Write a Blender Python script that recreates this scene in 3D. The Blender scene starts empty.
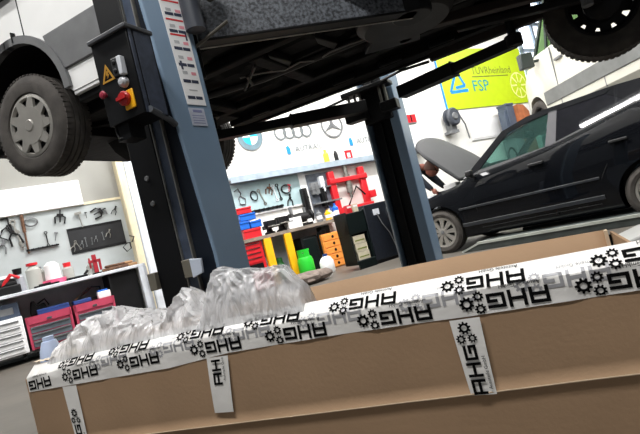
import bpy, bmesh, math, random
from math import sin, cos, pi, radians, atan2
from mathutils import Vector, Matrix, noise
random.seed(7)
S = bpy.context.scene
COL = S.collection
# ------------------------------------------------------------------ camera model
FPX = 490.0; CH = 0.78
_r = radians(14.04); _p = radians(1.47)
CF = Vector((0, cos(_p), sin(_p))); CV = Vector((0, -sin(_p), cos(_p))); CX = Vector((1, 0, 0))
CR = cos(_r)*CX - sin(_r)*CV; CU = sin(_r)*CX + cos(_r)*CV
CC = Vector((0, 0, CH))
def ray(px, py): return CF + CR*((px-320)/FPX) - CU*((py-217)/FPX)
def onpl(px, py, p, n):
    d = ray(px, py); p = Vector(p); n = Vector(n)
    return CC + d*((p-CC).dot(n)/d.dot(n))
def ony(px, py, y): return onpl(px, py, (0, y, 0), (0, 1, 0))
def onz(px, py, z): return onpl(px, py, (0, 0, z), (0, 0, 1))
class Frame:                     # an upright local frame: x along, y away, z up
    def __init__(s, o, d):
        s.o = Vector(o); s.d = Vector((d[0], d[1], 0)).normalized(); s.n = Vector((-s.d.y, s.d.x, 0))
        s.rot = atan2(s.d.y, s.d.x)
    def w(s, x, y, z=0): return s.o + s.d*x + s.n*y + Vector((0, 0, z))
    def at(s, px, py, b):        # pixel on the upright plane y=b -> (x, z)
        q = onpl(px, py, s.o + s.n*b, s.n) - s.o
        return q.dot(s.d), q.z + s.o.z
    def side(s, px, py, a):      # pixel on the upright plane x=a -> (y, z)
        q = onpl(px, py, s.o + s.d*a, s.d) - s.o
        return q.dot(s.n), q.z + s.o.z
WALL = Frame((-4.45, 6.5, 0), (.836, .549))
POST = Frame((-.449, 2.0, 0), (.9, -.43))
VAN = Frame((-1.709, 3.33, 0), (.9, -.43))
FARP = Frame((.805, 4.55, 0), (.9, -.43))
CAR = Frame((1.65, 7.1, 0), (.741, -.671))
FVAN = Frame((4.42, 9.15, 0), (.741, -.671))
BOX = Frame((.53, .876, 0), (.901, -.434))
# ------------------------------------------------------------------ materials
def lin(c):
    def f(v):
        v /= 255.0
        return v/12.92 if v <= .04045 else ((v+.055)/1.055)**2.4
    return (f(c[0]), f(c[1]), f(c[2]), 1)
MATS = {}
def mat(name, rgb, rough=.5, metal=0, var=.12, scale=6, bump=0, bscale=60, coat=0, rgb2=None, spec=.5, stretch=None):
    if name in MATS: return MATS[name]
    m = bpy.data.materials.new(name); m.use_nodes = True
    nt = m.node_tree; b = nt.nodes['Principled BSDF']
    b.inputs['Roughness'].default_value = rough; b.inputs['Metallic'].default_value = metal
    b.inputs['Coat Weight'].default_value = coat; b.inputs['Coat Roughness'].default_value = .04
    b.inputs['Specular IOR Level'].default_value = spec
    tc = nt.nodes.new('ShaderNodeTexCoord'); mp = nt.nodes.new('ShaderNodeMapping')
    if stretch: mp.inputs['Scale'].default_value = stretch
    nt.links.new(tc.outputs['Object'], mp.inputs[0])
    n = nt.nodes.new('ShaderNodeTexNoise'); n.inputs['Scale'].default_value = scale; n.inputs['Detail'].default_value = 5
    nt.links.new(mp.outputs[0], n.inputs['Vector'])
    mx = nt.nodes.new('ShaderNodeMix'); mx.data_type = 'RGBA'
    c = lin(rgb); c2 = lin(rgb2) if rgb2 else tuple([v*(1-var) for v in c[:3]]+[1])
    c1 = c if rgb2 else tuple([min(1, v*(1+var)) for v in c[:3]]+[1])
    mr = nt.nodes.new('ShaderNodeMapRange'); mr.inputs[1].default_value = .35; mr.inputs[2].default_value = .65
    nt.links.new(n.outputs['Fac'], mr.inputs[0]); nt.links.new(mr.outputs[0], mx.inputs['Factor'])
    mx.inputs['A'].default_value = c1; mx.inputs['B'].default_value = c2
    nt.links.new(mx.outputs['Result'], b.inputs['Base Color'])
    if bump:
        n2 = nt.nodes.new('ShaderNodeTexNoise'); n2.inputs['Scale'].default_value = bscale
        nt.links.new(mp.outputs[0], n2.inputs['Vector'])
        bp = nt.nodes.new('ShaderNodeBump'); bp.inputs['Strength'].default_value = bump; bp.inputs['Distance'].default_value = .01
        nt.links.new(n2.outputs['Fac'], bp.inputs['Height']); nt.links.new(bp.outputs[0], b.inputs['Normal'])
    MATS[name] = m; return m
def emit(name, rgb, st):
    if name in MATS: return MATS[name]
    m = bpy.data.materials.new(name); m.use_nodes = True; nt = m.node_tree
    b = nt.nodes['Principled BSDF']; b.inputs['Base Color'].default_value = lin(rgb)
    b.inputs['Emission Color'].default_value = lin(rgb); b.inputs['Emission Strength'].default_value = st
    MATS[name] = m; return m
def glass(name, tint, trans, rough=.03, surf=None):
    if name in MATS: return MATS[name]
    m = bpy.data.materials.new(name); m.use_nodes = True; nt = m.node_tree
    b = nt.nodes['Principled BSDF']; b.inputs['Base Color'].default_value = lin(surf or tint); b.inputs['Roughness'].default_value = rough
    t = nt.nodes.new('ShaderNodeBsdfTransparent'); t.inputs[0].default_value = lin(tint)
    x = nt.nodes.new('ShaderNodeMixShader'); x.inputs[0].default_value = trans
    o = nt.nodes['Material Output']
    nt.links.new(b.outputs[0], x.inputs[1]); nt.links.new(t.outputs[0], x.inputs[2]); nt.links.new(x.outputs[0], o.inputs[0])
    MATS[name] = m; return m
def film(name):
    m = bpy.data.materials.new(name); m.use_nodes = True; nt = m.node_tree
    b = nt.nodes['Principled BSDF']; b.inputs['Base Color'].default_value = lin((250, 250, 252)); b.inputs['Roughness'].default_value = .2
    tc = nt.nodes.new('ShaderNodeTexCoord'); mp = nt.nodes.new('ShaderNodeMapping'); mp.inputs['Scale'].default_value = (1, .45, .3); mp.inputs['Rotation'].default_value = (0, .45, 0)
    n = nt.nodes.new('ShaderNodeTexNoise'); n.inputs['Scale'].default_value = 34; n.inputs['Detail'].default_value = 4; n.inputs['Distortion'].default_value = .8
    bp = nt.nodes.new('ShaderNodeBump'); bp.inputs['Strength'].default_value = 1; bp.inputs['Distance'].default_value = .02
    nt.links.new(tc.outputs['Object'], mp.inputs[0]); nt.links.new(mp.outputs[0], n.inputs['Vector']); nt.links.new(n.outputs['Fac'], bp.inputs['Height']); nt.links.new(bp.outputs[0], b.inputs['Normal'])
    b.inputs['Coat Weight'].default_value = 1; b.inputs['Coat Roughness'].default_value = .12; nt.links.new(bp.outputs[0], b.inputs['Coat Normal'])
    tl = nt.nodes.new('ShaderNodeBsdfTranslucent'); tl.inputs[0].default_value = lin((240, 242, 245))
    t = nt.nodes.new('ShaderNodeBsdfTransparent'); t.inputs[0].default_value = lin((250, 250, 250))
    x1 = nt.nodes.new('ShaderNodeMixShader'); x1.inputs[0].default_value = .28
    nt.links.new(b.outputs[0], x1.inputs[1]); nt.links.new(tl.outputs[0], x1.inputs[2])
    x = nt.nodes.new('ShaderNodeMixShader'); x.inputs[0].default_value = .3
    nt.links.new(x1.outputs[0], x.inputs[1]); nt.links.new(t.outputs[0], x.inputs[2])
    nt.links.new(x.outputs[0], nt.nodes['Material Output'].inputs[0])
    return m
CARD = mat('cardboard', (166, 136, 106), .85, var=.05, scale=3, bump=.05, bscale=90)
CARDE = mat('cardboard_edge', (226, 202, 172), .9)
TAPE = mat('packing_tape', (240, 238, 234), .3, var=.03, scale=14, bump=.12, bscale=30)
INK = mat('black_print', (9, 9, 10), .8, spec=.1)
GINK = mat('faded_print', (172, 172, 176), .5)
FILM = film('plastic_film')
PAINT = mat('steel_blue_paint', (120, 143, 166), .38, var=.06, scale=2.5, coat=.2)
PAINTHI = mat('steel_blue_highlight', (196, 206, 214), .35)  # lightened blue: a highlight painted on the far post's edge lip
DPAINT_SHADE = mat('dark_blue_and_shade', (18, 25, 36), .45, var=.15, spec=.3)  # dark blue parts; also shade painted on the near post's outer face
BLACK = mat('black_plastic', (6, 7, 10), .5, var=.2, spec=.25)
BLKM = mat('black_metal', (13, 13, 15), .5, metal=.0, var=.3, spec=.3)
RAILM = mat('rail_metal', (70, 80, 98), .5, metal=.3, var=.25, scale=14)
SPECK = mat('grained_arm_paint', (36, 38, 42), .5, rgb2=(106, 111, 118), scale=70, bump=.3, bscale=150)
STEEL = mat('bare_steel', (150, 148, 142), .38, metal=.8, var=.2, scale=20)
TAUPE = mat('zinc_bracket', (120, 116, 104), .5, metal=.3)
LGREY = mat('light_grey_steel', (214, 218, 224), .5)
CHROME = mat('chrome', (225, 225, 225), .15, metal=1, var=.05)
RUB = mat('tyre_rubber', (60, 56, 52), .85, var=.3, scale=10, bump=.2, bscale=120)
RIMS = mat('silver_wheel', (148, 145, 139), .4, metal=.35, var=.08)
RIMD = mat('dark_recess', (14, 14, 15), .8)
VANW = mat('van_white_paint', (232, 232, 230), .3, var=.02, coat=.3)
CLAD = mat('grey_cladding', (96, 97, 98), .6, bump=.1, bscale=150)
UNDER = mat('underseal', (11, 11, 12), .75, spec=.2, var=.5, scale=5, bump=.5, bscale=14)
UNDER2 = mat('underbody_metal', (24, 23, 24), .55, var=.4, scale=9, metal=.2)
PIPE = mat('brake_pipe', (120, 118, 116), .4, metal=.4)
RUSTY = mat('rusty_brown', (34, 24, 21), .7, var=.3, scale=12)
CARB = mat('car_black_paint', (5, 7, 12), .6, var=.1, coat=.5, spec=.05)
TRIMB = mat('car_trim', (22, 22, 24), .5)
TRIMG = mat('door_moulding', (38, 40, 44), .3)
PILL = mat('pillar_trim', (52, 51, 55), .5)
GLT = glass('teal_glass', (206, 230, 225), .88, .02, (90, 120, 116))
GLD = glass('dark_glass', (16, 17, 24), .12)
SEAT = mat('seat_fabric', (70, 84, 84), .9)
SVAN = mat('pearl_van_paint', (196, 194, 182), .35, var=.03, coat=.3)
SSTR = mat('van_side_moulding', (104, 106, 104), .5)
WHITE = mat('white_plastic', (236, 236, 236), .4, var=.03)
RED = mat('red_paint', (205, 30, 40), .4, var=.1)
PINK = mat('faded_red_paint', (186, 66, 92), .45, var=.1)
YEL = mat('yellow_paint', (245, 180, 20), .45, var=.06)
BLUE = mat('blue_plastic', (22, 98, 200), .45, var=.1)
DBLUE = mat('dark_blue_plastic', (34, 66, 130), .5)
GREEN = mat('green_paint', (40, 190, 50), .35, var=.08)
DGREEN = mat('dark_green_paint', (7, 18, 18), .45, spec=.25)
ORWOOD = mat('orange_wood', (232, 146, 62), .55, var=.12, scale=4, stretch=(1, 1, 8))
CREAM = mat('cream_paint', (222, 210, 178), .6, var=.06)
BEIGE = mat('beige_card', (205, 196, 172), .8)
GREY = mat('grey_metal', (110, 112, 114), .5, var=.2)
LBLUE = mat('pale_blue_plastic', (196, 210, 238), .5, var=.05)
CLEAR = glass('clear_bottle', (214, 214, 208), .45, .1)
SKIN = mat('skin', (150, 92, 76), .6)
HAIR = mat('brown_hair', (70, 44, 34), .8)
CLOTH = mat('dark_workwear', (24, 30, 40), .9, bump=.3, bscale=30)
BROWN = mat('brown_leather', (96, 66, 46), .8, var=.3, scale=20)
FOAMB = mat('grey_brown_foam', (112, 100, 92), .9, var=.25, scale=12, bump=.5, bscale=20)
YGREEN = mat('lime_banner', (190, 214, 22), .5, var=.03)
LOGOB = mat('logo_blue', (20, 140, 220), .5)
LOGOT = mat('logo_teal', (20, 150, 160), .5)
LOGOG = mat('logo_grey', (112, 118, 120), .5)
OLIVE = mat('olive_print', (116, 128, 44), .6)
BOARD = mat('pegboard_paint', (164, 188, 192), .6, var=.05, scale=8)
SHELFG = mat('shelf_blue_grey', (156, 170, 182), .5)
WOODG = mat('worn_bench_wood', (132, 120, 108), .7, var=.2, scale=6)
# ------------------------------------------------------------------ mesh builder
class MB:
    def __init__(s): s.bm = bmesh.new()
    def _mi(s, fs, mi):
        for f in fs: f.material_index = mi
    def bx(s, x0, x1, y0, y1, z0, z1, mi=0, M=None):
        v = [s.bm.verts.new((x, y, z)) for x in (x0, x1) for y in (y0, y1) for z in (z0, z1)]
        if M is not None:
            for q in v: q.co = M @ q.co
        fs = [s.bm.faces.new([v[i] for i in t]) for t in ((0,1,3,2),(4,6,7,5),(0,4,5,1),(2,3,7,6),(0,2,6,4),(1,5,7,3))]
        s._mi(fs, mi); return s
    def bar(s, p0, p1, w, h, mi=0, up=(0, 0, 1)):     # rectangular bar between two points (w sideways, h along up)
        p0 = Vector(p0); p1 = Vector(p1); d = (p1-p0); L = d.length; d.normalize()
        sd = d.cross(Vector(up)).normalized(); u = sd.cross(d)
        M = Matrix((( d.x, sd.x, u.x, p0.x), (d.y, sd.y, u.y, p0.y), (d.z, sd.z, u.z, p0.z), (0, 0, 0, 1)))
        return s.bx(0, L, -w/2, w/2, -h/2, h/2, mi, M)
    def tube(s, pts, r, seg=8, mi=0, cap=True, r1=None):
        pts = [Vector(p) for p in pts]; n = len(pts); rings = []
        for i, p in enumerate(pts):
            d = (pts[min(i+1, n-1)] - pts[max(i-1, 0)]).normalized()
            a = Vector((0, 0, 1)) if abs(d.z) < .9 else Vector((1, 0, 0))
            u = d.cross(a).normalized(); v = d.cross(u)
            rr = r[i] if isinstance(r, (list, tuple)) else (r if r1 is None else r+(r1-r)*i/(n-1))
            rings.append([s.bm.verts.new(p + u*(rr*cos(2*pi*k/seg)) + v*(rr*sin(2*pi*k/seg))) for k in range(seg)])
        fs = []
        for a, b in zip(rings, rings[1:]):
            for k in range(seg): fs.append(s.bm.faces.new((a[k], a[(k+1) % seg], b[(k+1) % seg], b[k])))
        if cap: fs.append(s.bm.faces.new(rings[0][::-1])); fs.append(s.bm.faces.new(rings[-1]))
        s._mi(fs, mi); return s
    def lathe(s, prof, o=(0, 0, 0), axis=(0, 0, 1), seg=24, mi=0, mis=None):   # prof: (radius, height) pairs
        o = Vector(o); d = Vector(axis).normalized(); a = Vector((0, 0, 1)) if abs(d.z) < .9 else Vector((1, 0, 0))
        u = d.cross(a).normalized(); v = d.cross(u); rings = []
        for r, h in prof:
            r = max(r, 1e-4)
            rings.append([s.bm.verts.new(o + d*h + u*(r*cos(2*pi*k/seg)) + v*(r*sin(2*pi*k/seg))) for k in range(seg)])
        for i, (p, q) in enumerate(zip(rings, rings[1:])):
            fs = [s.bm.faces.new((p[k], p[(k+1) % seg], q[(k+1) % seg], q[k])) for k in range(seg)]
            s._mi(fs, mis[i] if mis else mi)
        return s
    def prism(s, pts, ext, mi=0):                      # planar polygon (3-D points) extruded by a vector
        pts = [Vector(p) for p in pts]; ext = Vector(ext)
        a = [s.bm.verts.new(p) for p in pts]; b = [s.bm.verts.new(p+ext) for p in pts]; n = len(pts)
        fs = [s.bm.faces.new(a), s.bm.faces.new(b[::-1])]
        fs += [s.bm.faces.new((a[i], b[i], b[(i+1) % n], a[(i+1) % n])) for i in range(n)]
        s._mi(fs, mi); return s
    def sphere(s, c, r, seg=16, mi=0, sc=(1, 1, 1)):
        n = 10; prof = [(r*sin(pi*i/n), -r*cos(pi*i/n)) for i in range(n+1)]
        k = len(s.bm.verts); s.bm.verts.ensure_lookup_table()
        s.lathe(prof, (0, 0, 0), (0, 0, 1), seg, mi); s.bm.verts.ensure_lookup_table()
        for v in list(s.bm.verts)[k:]: v.co = Vector((v.co.x*sc[0], v.co.y*sc[1], v.co.z*sc[2])) + Vector(c)
        return s
    def grid(s, fn, nu, nv, mi=0):
        vs = [[s.bm.verts.new(fn(i/nu, j/nv)) for j in range(nv+1)] for i in range(nu+1)]
        fs = [s.bm.faces.new((vs[i][j], vs[i+1][j], vs[i+1][j+1], vs[i][j+1])) for i in range(nu) for j in range(nv)]
        s._mi(fs, mi); return s
    def flat(s, polys, mi=0):                          # list of 3-D polygons
        for p in polys:
            f = s.bm.faces.new([s.bm.verts.new(q) for q in p]); f.material_index = mi
        return s
    def build(s, name, mats, parent=None, smooth=30, bevel=0, loc=None, rot=None, merge=True, seg=2, normals=True):
        if merge: bmesh.ops.remove_doubles(s.bm, verts=s.bm.verts[:], dist=1e-5)
        if normals: bmesh.ops.recalc_face_normals(s.bm, faces=s.bm.faces[:])
        big = [f for f in s.bm.faces if len(f.verts) > 4]
        if big: bmesh.ops.triangulate(s.bm, faces=big, ngon_method='EAR_CLIP')
        me = bpy.data.meshes.new(name); s.bm.to_mesh(me); s.bm.free()
        for m in (mats if isinstance(mats, (list, tuple)) else [mats]): me.materials.append(m)
        if smooth:
            me.polygons.foreach_set('use_smooth', [True]*len(me.polygons)); me.set_sharp_from_angle(angle=radians(smooth))
        o = bpy.data.objects.new(name, me); COL.objects.link(o)
        if parent: o.parent = parent
        if loc is not None: o.location = loc
        if rot is not None: o.rotation_euler = rot
        if bevel:
            b = o.modifiers.new('bevel', 'BEVEL'); b.width = bevel; b.segments = seg; b.limit_method = 'ANGLE'; b.angle_limit = radians(40)
        return o
def tag(o, label, cat, group=None):
    o['label'] = label; o['category'] = cat
    if group: o['group'] = group
    return o
def thing(name, label, cat, loc=(0, 0, 0), rot=0, group=None):
    o = bpy.data.objects.new(name, None); COL.objects.link(o); o.empty_display_size = .05
    o.location = loc; o.rotation_euler = (0, 0, rot); return tag(o, label, cat, group)
def struct(o): o['kind'] = 'structure'; return o
def lab(o, l): o['label'] = l; return o
def boolcut(o, cutters):           # cut with temporary shapes, keep the result as plain mesh
    for i, c in enumerate(cutters):
        m = o.modifiers.new('cut%d' % i, 'BOOLEAN'); m.operation = 'DIFFERENCE'; m.object = c; m.solver = 'EXACT'
    bpy.context.view_layer.update()
    dg = bpy.context.evaluated_depsgraph_get()
    me = bpy.data.meshes.new_from_object(o.evaluated_get(dg)); o.modifiers.clear(); o.data = me
    for c in cutters: bpy.data.objects.remove(c)
    me.polygons.foreach_set('use_smooth', [True]*len(me.polygons)); me.set_sharp_from_angle(angle=radians(30))
def textpolys(body, size):         # triangles of a text, in 2-D, centred on origin
    cu = bpy.data.curves.new('t', 'FONT'); cu.body = body; cu.size = size; cu.align_x = 'CENTER'; cu.align_y = 'CENTER'
    cu.resolution_u = 2
    o = bpy.data.objects.new('t', cu); COL.objects.link(o); bpy.context.view_layer.update()
    me = bpy.data.meshes.new_from_object(o.evaluated_get(bpy.context.evaluated_depsgraph_get()))
    out = [[(me.vertices[i].co.x, me.vertices[i].co.y) for i in p.vertices] for p in me.polygons]
    bpy.data.objects.remove(o); bpy.data.meshes.remove(me); return out
def rectp(x0, y0, x1, y1): return [(x0, y0), (x1, y0), (x1, y1), (x0, y1)]
def ring2(cx, cy, r0, r1, n=32, a0=0, a1=2*pi):
    out = []
    for k in range(n):
        t0 = a0+(a1-a0)*k/n; t1 = a0+(a1-a0)*(k+1)/n
        out.append([(cx+r0*cos(t0), cy+r0*sin(t0)), (cx+r1*cos(t0), cy+r1*sin(t0)), (cx+r1*cos(t1), cy+r1*sin(t1)), (cx+r0*cos(t1), cy+r0*sin(t1))])
    return out
def stroke(p, q, w):
    d = Vector((q[0]-p[0], q[1]-p[1])).normalized(); n = Vector((-d.y, d.x))*w/2
    return [(p[0]+n.x, p[1]+n.y), (p[0]-n.x, p[1]-n.y), (q[0]-n.x, q[1]-n.y), (q[0]+n.x, q[1]+n.y)]
def gear2(cx, cy, r):
    out = ring2(cx, cy, r*.42, r*.74, 24)
    for k in range(9):
        t = 2*pi*k/9; c, s_ = cos(t), sin(t); w = r*.15
        out.append([(cx+c*r*.68-s_*w*1.2, cy+s_*r*.68+c*w*1.2), (cx+c*r*.68+s_*w*1.2, cy+s_*r*.68-c*w*1.2), (cx+c*r+s_*w*.8, cy+s_*r-c*w*.8), (cx+c*r-s_*w*.8, cy+s_*r+c*w*.8)])
    return out
_sub = textpolys('Autoteile GmbH', .42)
def logo2():                       # AHG + three gears, upright; letter height 1, spans about 0..6
    t = .245; P = []
    def poly(pts):
        for a, b in zip(pts, pts[1:]):
            d = Vector((b[0]-a[0], b[1]-a[1])).normalized()*t*.5
            P.append(stroke((a[0]-d.x, a[1]-d.y), (b[0]+d.x, b[1]+d.y), t))
    poly([(0, 0), (0, .95), (1.05, .95), (1.05, 0)]); poly([(.0, .4), (1.05, .4)])
    poly([(1.5, 0), (1.5, 1)]); poly([(2.5, 0), (2.5, 1)]); poly([(1.5, .52), (2.5, .52)])
    poly([(4, .92), (2.95, .92), (2.95, .08), (4, .08), (4, .52), (3.5, .52)])
    P += gear2(5.6, .5, .55) + gear2(4.68, .98, .42) + gear2(4.68, .04, .40)
    P += [[(x+1.7, y-.45) for x, y in p] for p in _sub]
    return P
LOGO = logo2()
# ------------------------------------------------------------------ the setting
def wallobj(name, mb, mats, **k): return struct(mb.build(name, mats, None, loc=WALL.o, rot=(0, 0, WALL.rot), **k))
FLOORM = mat('concrete_floor', (84, 79, 72), .5, var=.2, scale=1.3, bump=.15, bscale=12)
WALLM = mat('white_wall_paint', (236, 235, 230), .7, var=.03, scale=2)
WALLP = mat('pale_wall_board', (174, 180, 180), .6, var=.06, scale=3)
CEILM = mat('ceiling_panel', (222, 222, 220), .8)
m = MB(); m.bx(-14, 24, -8, 24, -.1, 0); struct(m.build('floor', FLOORM))
m = MB(); m.bx(-14, 24, -8, 24, 7, 7.1); struct(m.build('ceiling', CEILM))
m = MB(); m.bx(-9, 24, .66, .86, 0, 7); wallobj('wall_back', m, WALLM)
m = MB(); m.bx(-9, 1.98, .645, .66, .95, 2.1); m.bx(-9, 1.98, .645, .66, 0, .9); m.bx(-9, 1.98, .63, .66, 2.085, 2.125, 1); m.bx(-9, 1.98, .65, .66, 2.125, 5.5, 2)
wallobj('trim_1', m, [WALLP, CREAM, mat('upper_wall_board', (150, 149, 143), .7, var=.05, scale=2)])
m = MB(); m.bx(1.98, 2.24, .45, .66, 0, 5); m.bx(1.985, 2.02, .435, .45, .95, 2.8); wallobj('trim_2', m, CREAM, bevel=.01)
m = MB(); m.bx(2.0, 2.16, -.1, .03, 0, 2.9); m.bx(1.985, 2.0, -.11, -.04, 0, 2.9); wallobj('trim_3', m, LGREY, bevel=.008)
# high bright window behind the far van
sk = emit('window_sky', (235, 243, 255), 2.0)
m = MB(); m.bx(14.3, 17.6, .63, .66, 3.7, 6.3, 1)
for a in (14.3, 15.1, 15.9, 16.7, 17.5): m.bx(a, a+.1, .56, .66, 3.7, 6.3, 0)
for z in (3.7, 4.55, 5.4, 6.2): m.bx(14.3, 17.6, .56, .66, z, z+.1, 0)
wallobj('window_1', m, [SHELFG, sk])
# ------------------------------------------------------------------ helpers for wall / bench things
def wthing(name, label, cat, a, b, z, group=None): return thing(name, label, cat, WALL.w(a, b, z), WALL.rot, group)
def wmesh(name, label, cat, mb, mats, a, b, z, group=None, **k):
    o = mb.build(name, mats, None, loc=WALL.w(a, b, z), rot=(0, 0, WALL.rot), **k); return tag(o, label, cat, group)
def flat2(mb, polys, mi, y, ox=0, oz=0, s=1):          # 2-D polygons on an upright local plane
    mb.flat([[(ox+x*s, y, oz+z*s) for x, z in p] for p in polys], mi)
# strip light box on the left wall
t = wthing('wall_light', 'long bright light panel glowing on the wall above the tool boards', 'light', .8, .64, 2.29)
m = MB(); m.bx(-2.6, .61, -.05, .02, -.2, .2); m.build('housing', WHITE, t, bevel=.01)
m = MB(); m.bx(-2.55, .56, -.06, -.05, -.165, .165); m.build('diffuser', emit('panel_glow', (255, 252, 240), 4), t)
# long blue-grey shelf rail over the far bench
m = MB(); m.bx(-2, 2, -.14, .06, 0, .03); m.bx(-2, 2, -.15, -.13, -.06, .06); m.bx(-2, 3.2, .04, .06, -.06, .08)
m.bx(2, 3.2, -.2, .06, 0, .03); m.bx(2, 3.2, -.21, -.19, -.05, .05)
wmesh('wall_shelf', 'long blue grey shelf rail running along the wall above the pegboard', 'shelf', m, SHELFG, 5.9, .6, 2.07)
def sign(name, label, draw, px, py, mats):
    a, z = WALL.at(px, py, .64); m = MB(); draw(m)
    return wmesh(name, label, 'sign', m, mats, a, .64, z, normals=False, merge=False, smooth=0)
def relief(mb, polys, mi, d=.012):
    for p in polys: mb.prism([(x, 0, z) for x, z in p], (0, d, 0), mi)
def d_bmw(m):
    R = .26
    relief(m, ring2(0, 0, R*.62, R, 40), 0); relief(m, ring2(0, 0, R, R*1.06, 40), 3, .014)
    for k in range(4): relief(m, ring2(0, 0, 0.001, R*.62, 10, k*pi/2, (k+1)*pi/2), 1 if k in (0, 2) else 2, .01)
sign('wall_emblem', 'round car emblem with blue and white quarters on the wall', d_bmw, 250, 137, [mat('emblem_grey', (104, 128, 138), .4), mat('emblem_cyan', (40, 170, 215), .4), WHITE, GREY])
def d_audi(m):
    for k in range(4): relief(m, ring2(-.33+.21*k, 0, .11, .145, 28), 0)
sign('wall_emblem', 'emblem of four linked grey rings on the wall', d_audi, 294, 131.5, [LOGOG])
def d_merc(m):
    relief(m, ring2(0, 0, .25, .29, 40), 0)
    for k in range(3):
        t = pi/2+2*pi*k/3; c, s_ = cos(t), sin(t)
        relief(m, [[(c*.26, s_*.26), (-s_*.05, c*.05), (0, 0)], [(c*.26, s_*.26), (0, 0), (s_*.05, -c*.05)]], 0)
sign('wall_emblem', 'round grey emblem with a three pointed star on the wall', d_merc, 332, 125, [GREY])
_aut = textpolys('AUTRAIL', .17)
def d_txt(m):
    relief(m, [[(-.42, -.07), (-.34, -.09), (-.33, .02), (-.37, .1), (-.42, .07)]], 0)
    relief(m, [[(x+.12, z) for x, z in p] for p in _aut], 1, .004)
sign('wall_lettering', 'small blue mark with pale grey lettering under the four rings', d_txt, 304, 148, [LOGOB, mat('pale_lettering', (118, 126, 132), .6)])
sign('wall_lettering', 'small blue mark with pale lettering on the wall beside the far lift post', d_txt, 364, 140, [LOGOB, MATS['pale_lettering']])
# lime banner
x0, z0 = 10.45, 3.0; x1, z1 = 14.25, 4.68
bn = wthing('wall_banner', 'lime green banner with a blue triangle and FSP on the back wall', 'banner', 0, .635, 0)
m = MB(); m.bx(x0, x1, 0, .012, z0, z1, 0); m.bx(x0-.05, x0, -.002, .012, z0, z1, 1); m.build('sheet', [YGREEN, LOGOB], bn)
m = MB()
def bp(px, py):
    a, z = WALL.at(px, py, .63); return (a, z)
T = [bp(454.5, 72), bp(450.2, 92.7), bp(469, 90.5), bp(456, 88.2), bp(465, 85.3)]
pts = [bp(465, 85.5), bp(455.5, 70.5), bp(451, 92.5), bp(468.5, 90)]
for p, q in zip(pts, pts[1:]): flat2(m, [stroke(p, q, .085)], 0, -.004)
flat2(m, [stroke(bp(456, 88), bp(465, 85.6), .08)], 0, -.004)
a, z = bp(481, 86)
flat2(m, [[(p[0]*1.15, p[1]) for p in q] for q in textpolys('FSP', .45)], 1, -.004, a, z)
a, z = bp(487, 70.5)
flat2(m, textpolys('TÜVRheinland', .31), 2, -.004, a+.2, z)
c0 = bp(472, 76.8); c1 = bp(508, 75); flat2(m, [stroke(c0, c1, .03)], 2, -.004)
a, z = bp(519, 85)
flat2(m, ring2(a, z, .36, .4, 30), 3, -.004)
for k in range(8): flat2(m, [stroke((a+.1*cos(k*pi/4), z+.1*sin(k*pi/4)), (a+.36*cos(k*pi/4), z+.36*sin(k*pi/4)), .05)], 3, -.004)
m.build('printing', [LOGOB, LOGOT, OLIVE, mat('pale_lime', (238, 244, 150), .6)], bn, normals=False, merge=False, smooth=0)
# red sign
a, z = WALL.at(407.5, 119, .64); m = MB(); m.bx(-.28, .28, -.01, .01, -.1, .1, 0); m.bx(-.28, .28, -.012, 0, -.12, -.1, 1); m.bx(-.05, -.01, -.014, 0, -.08, .08, 2); m.bx(.1, .14, -.014, 0, -.08, .08, 2)
wmesh('wall_sign', 'small red and dark sign on the white wall beside the far lift post', 'sign', m, [RED, GREY, BLACK], a, .64, z)
# small things on the shelf rail
a, _ = WALL.at(326, 160, .55); m = MB(); m.lathe([(0, 0), (.06, 0), (.06, .2), (.03, .25), (.03, .3), (0, .3)], seg=14); wmesh('spray_can', 'yellow spray can standing on the shelf rail left of the red press', 'can', m, mat('mustard_can', (212, 184, 60), .5), a, .52, 2.1)
a, _ = WALL.at(347, 163, .5); m = MB(); m.bx(-.2, .0, 0, .03, 0, .2, 1); m.bx(0, .2, 0, .03, 0, .22); m.bx(.06, .14, -.004, 0, .06, .16, 1); wmesh('first_aid_box', 'small white and red box on the shelf rail above the red press', 'box', m, [RED, WHITE], a, .5, 2.1)
a, _ = WALL.at(338, 164, .5); m = MB(); m.lathe([(0, 0), (.045, 0), (.045, .18), (.02, .24), (0, .26)], seg=12); wmesh('bottle', 'dark bottle on the shelf rail beside the white and red box', 'bottle', m, BLKM, a, .5, 2.1)
# hose reel
a, z = WALL.at(452, 117, .45)
t = wthing('hose_reel', 'round grey hose reel mounted on the wall under the lime banner', 'reel', a, .45, z)
m = MB(); m.lathe([(0, -.1), (.2, -.1), (.235, -.07), (.235, -.03), (.16, -.02), (.16, .06), (.235, .07), (.235, .1), (0, .1)], axis=(0, 1, 0)); m.build('drum', mat('reel_grey', (66, 70, 78), .5), t)
m = MB(); m.lathe([(0, -.13), (.08, -.13), (.1, -.1)], axis=(0, 1, 0)); m.build('hub', GREY, t)
m = MB(); m.bx(-.09, .09, 0, .2, -.36, -.12); m.bx(-.2, .08, -.05, .2, -.42, -.35); m.build('bracket', GREY, t)
m = MB(); m.tube([(.18, .05, .12), (.42, .1, .06), (.56, .1, -.2), (.6, .1, -.6)], .02); m.build('hose', GREY, t)
m = MB(); m.bx(-.7, .7, 0, .02, -.28, .28); m.bx(-.66, .66, -.01, 0, -.24, .24, 1)
a, z = WALL.at(487, 128, .62); wmesh('wall_cabinet', 'white wall panel glowing beside the grey locker behind the black car', 'panel', m, [WHITE, WHITE], a, .63, z)
a, z = WALL.at(508, 118, .35)
m = MB(); m.bx(-.16, .14, -.15, .15, -.6, .36); m.bx(-.18, .16, -.16, .16, .32, .38); m.bx(-.26, -.16, -.1, .1, -.6, .2)
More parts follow.
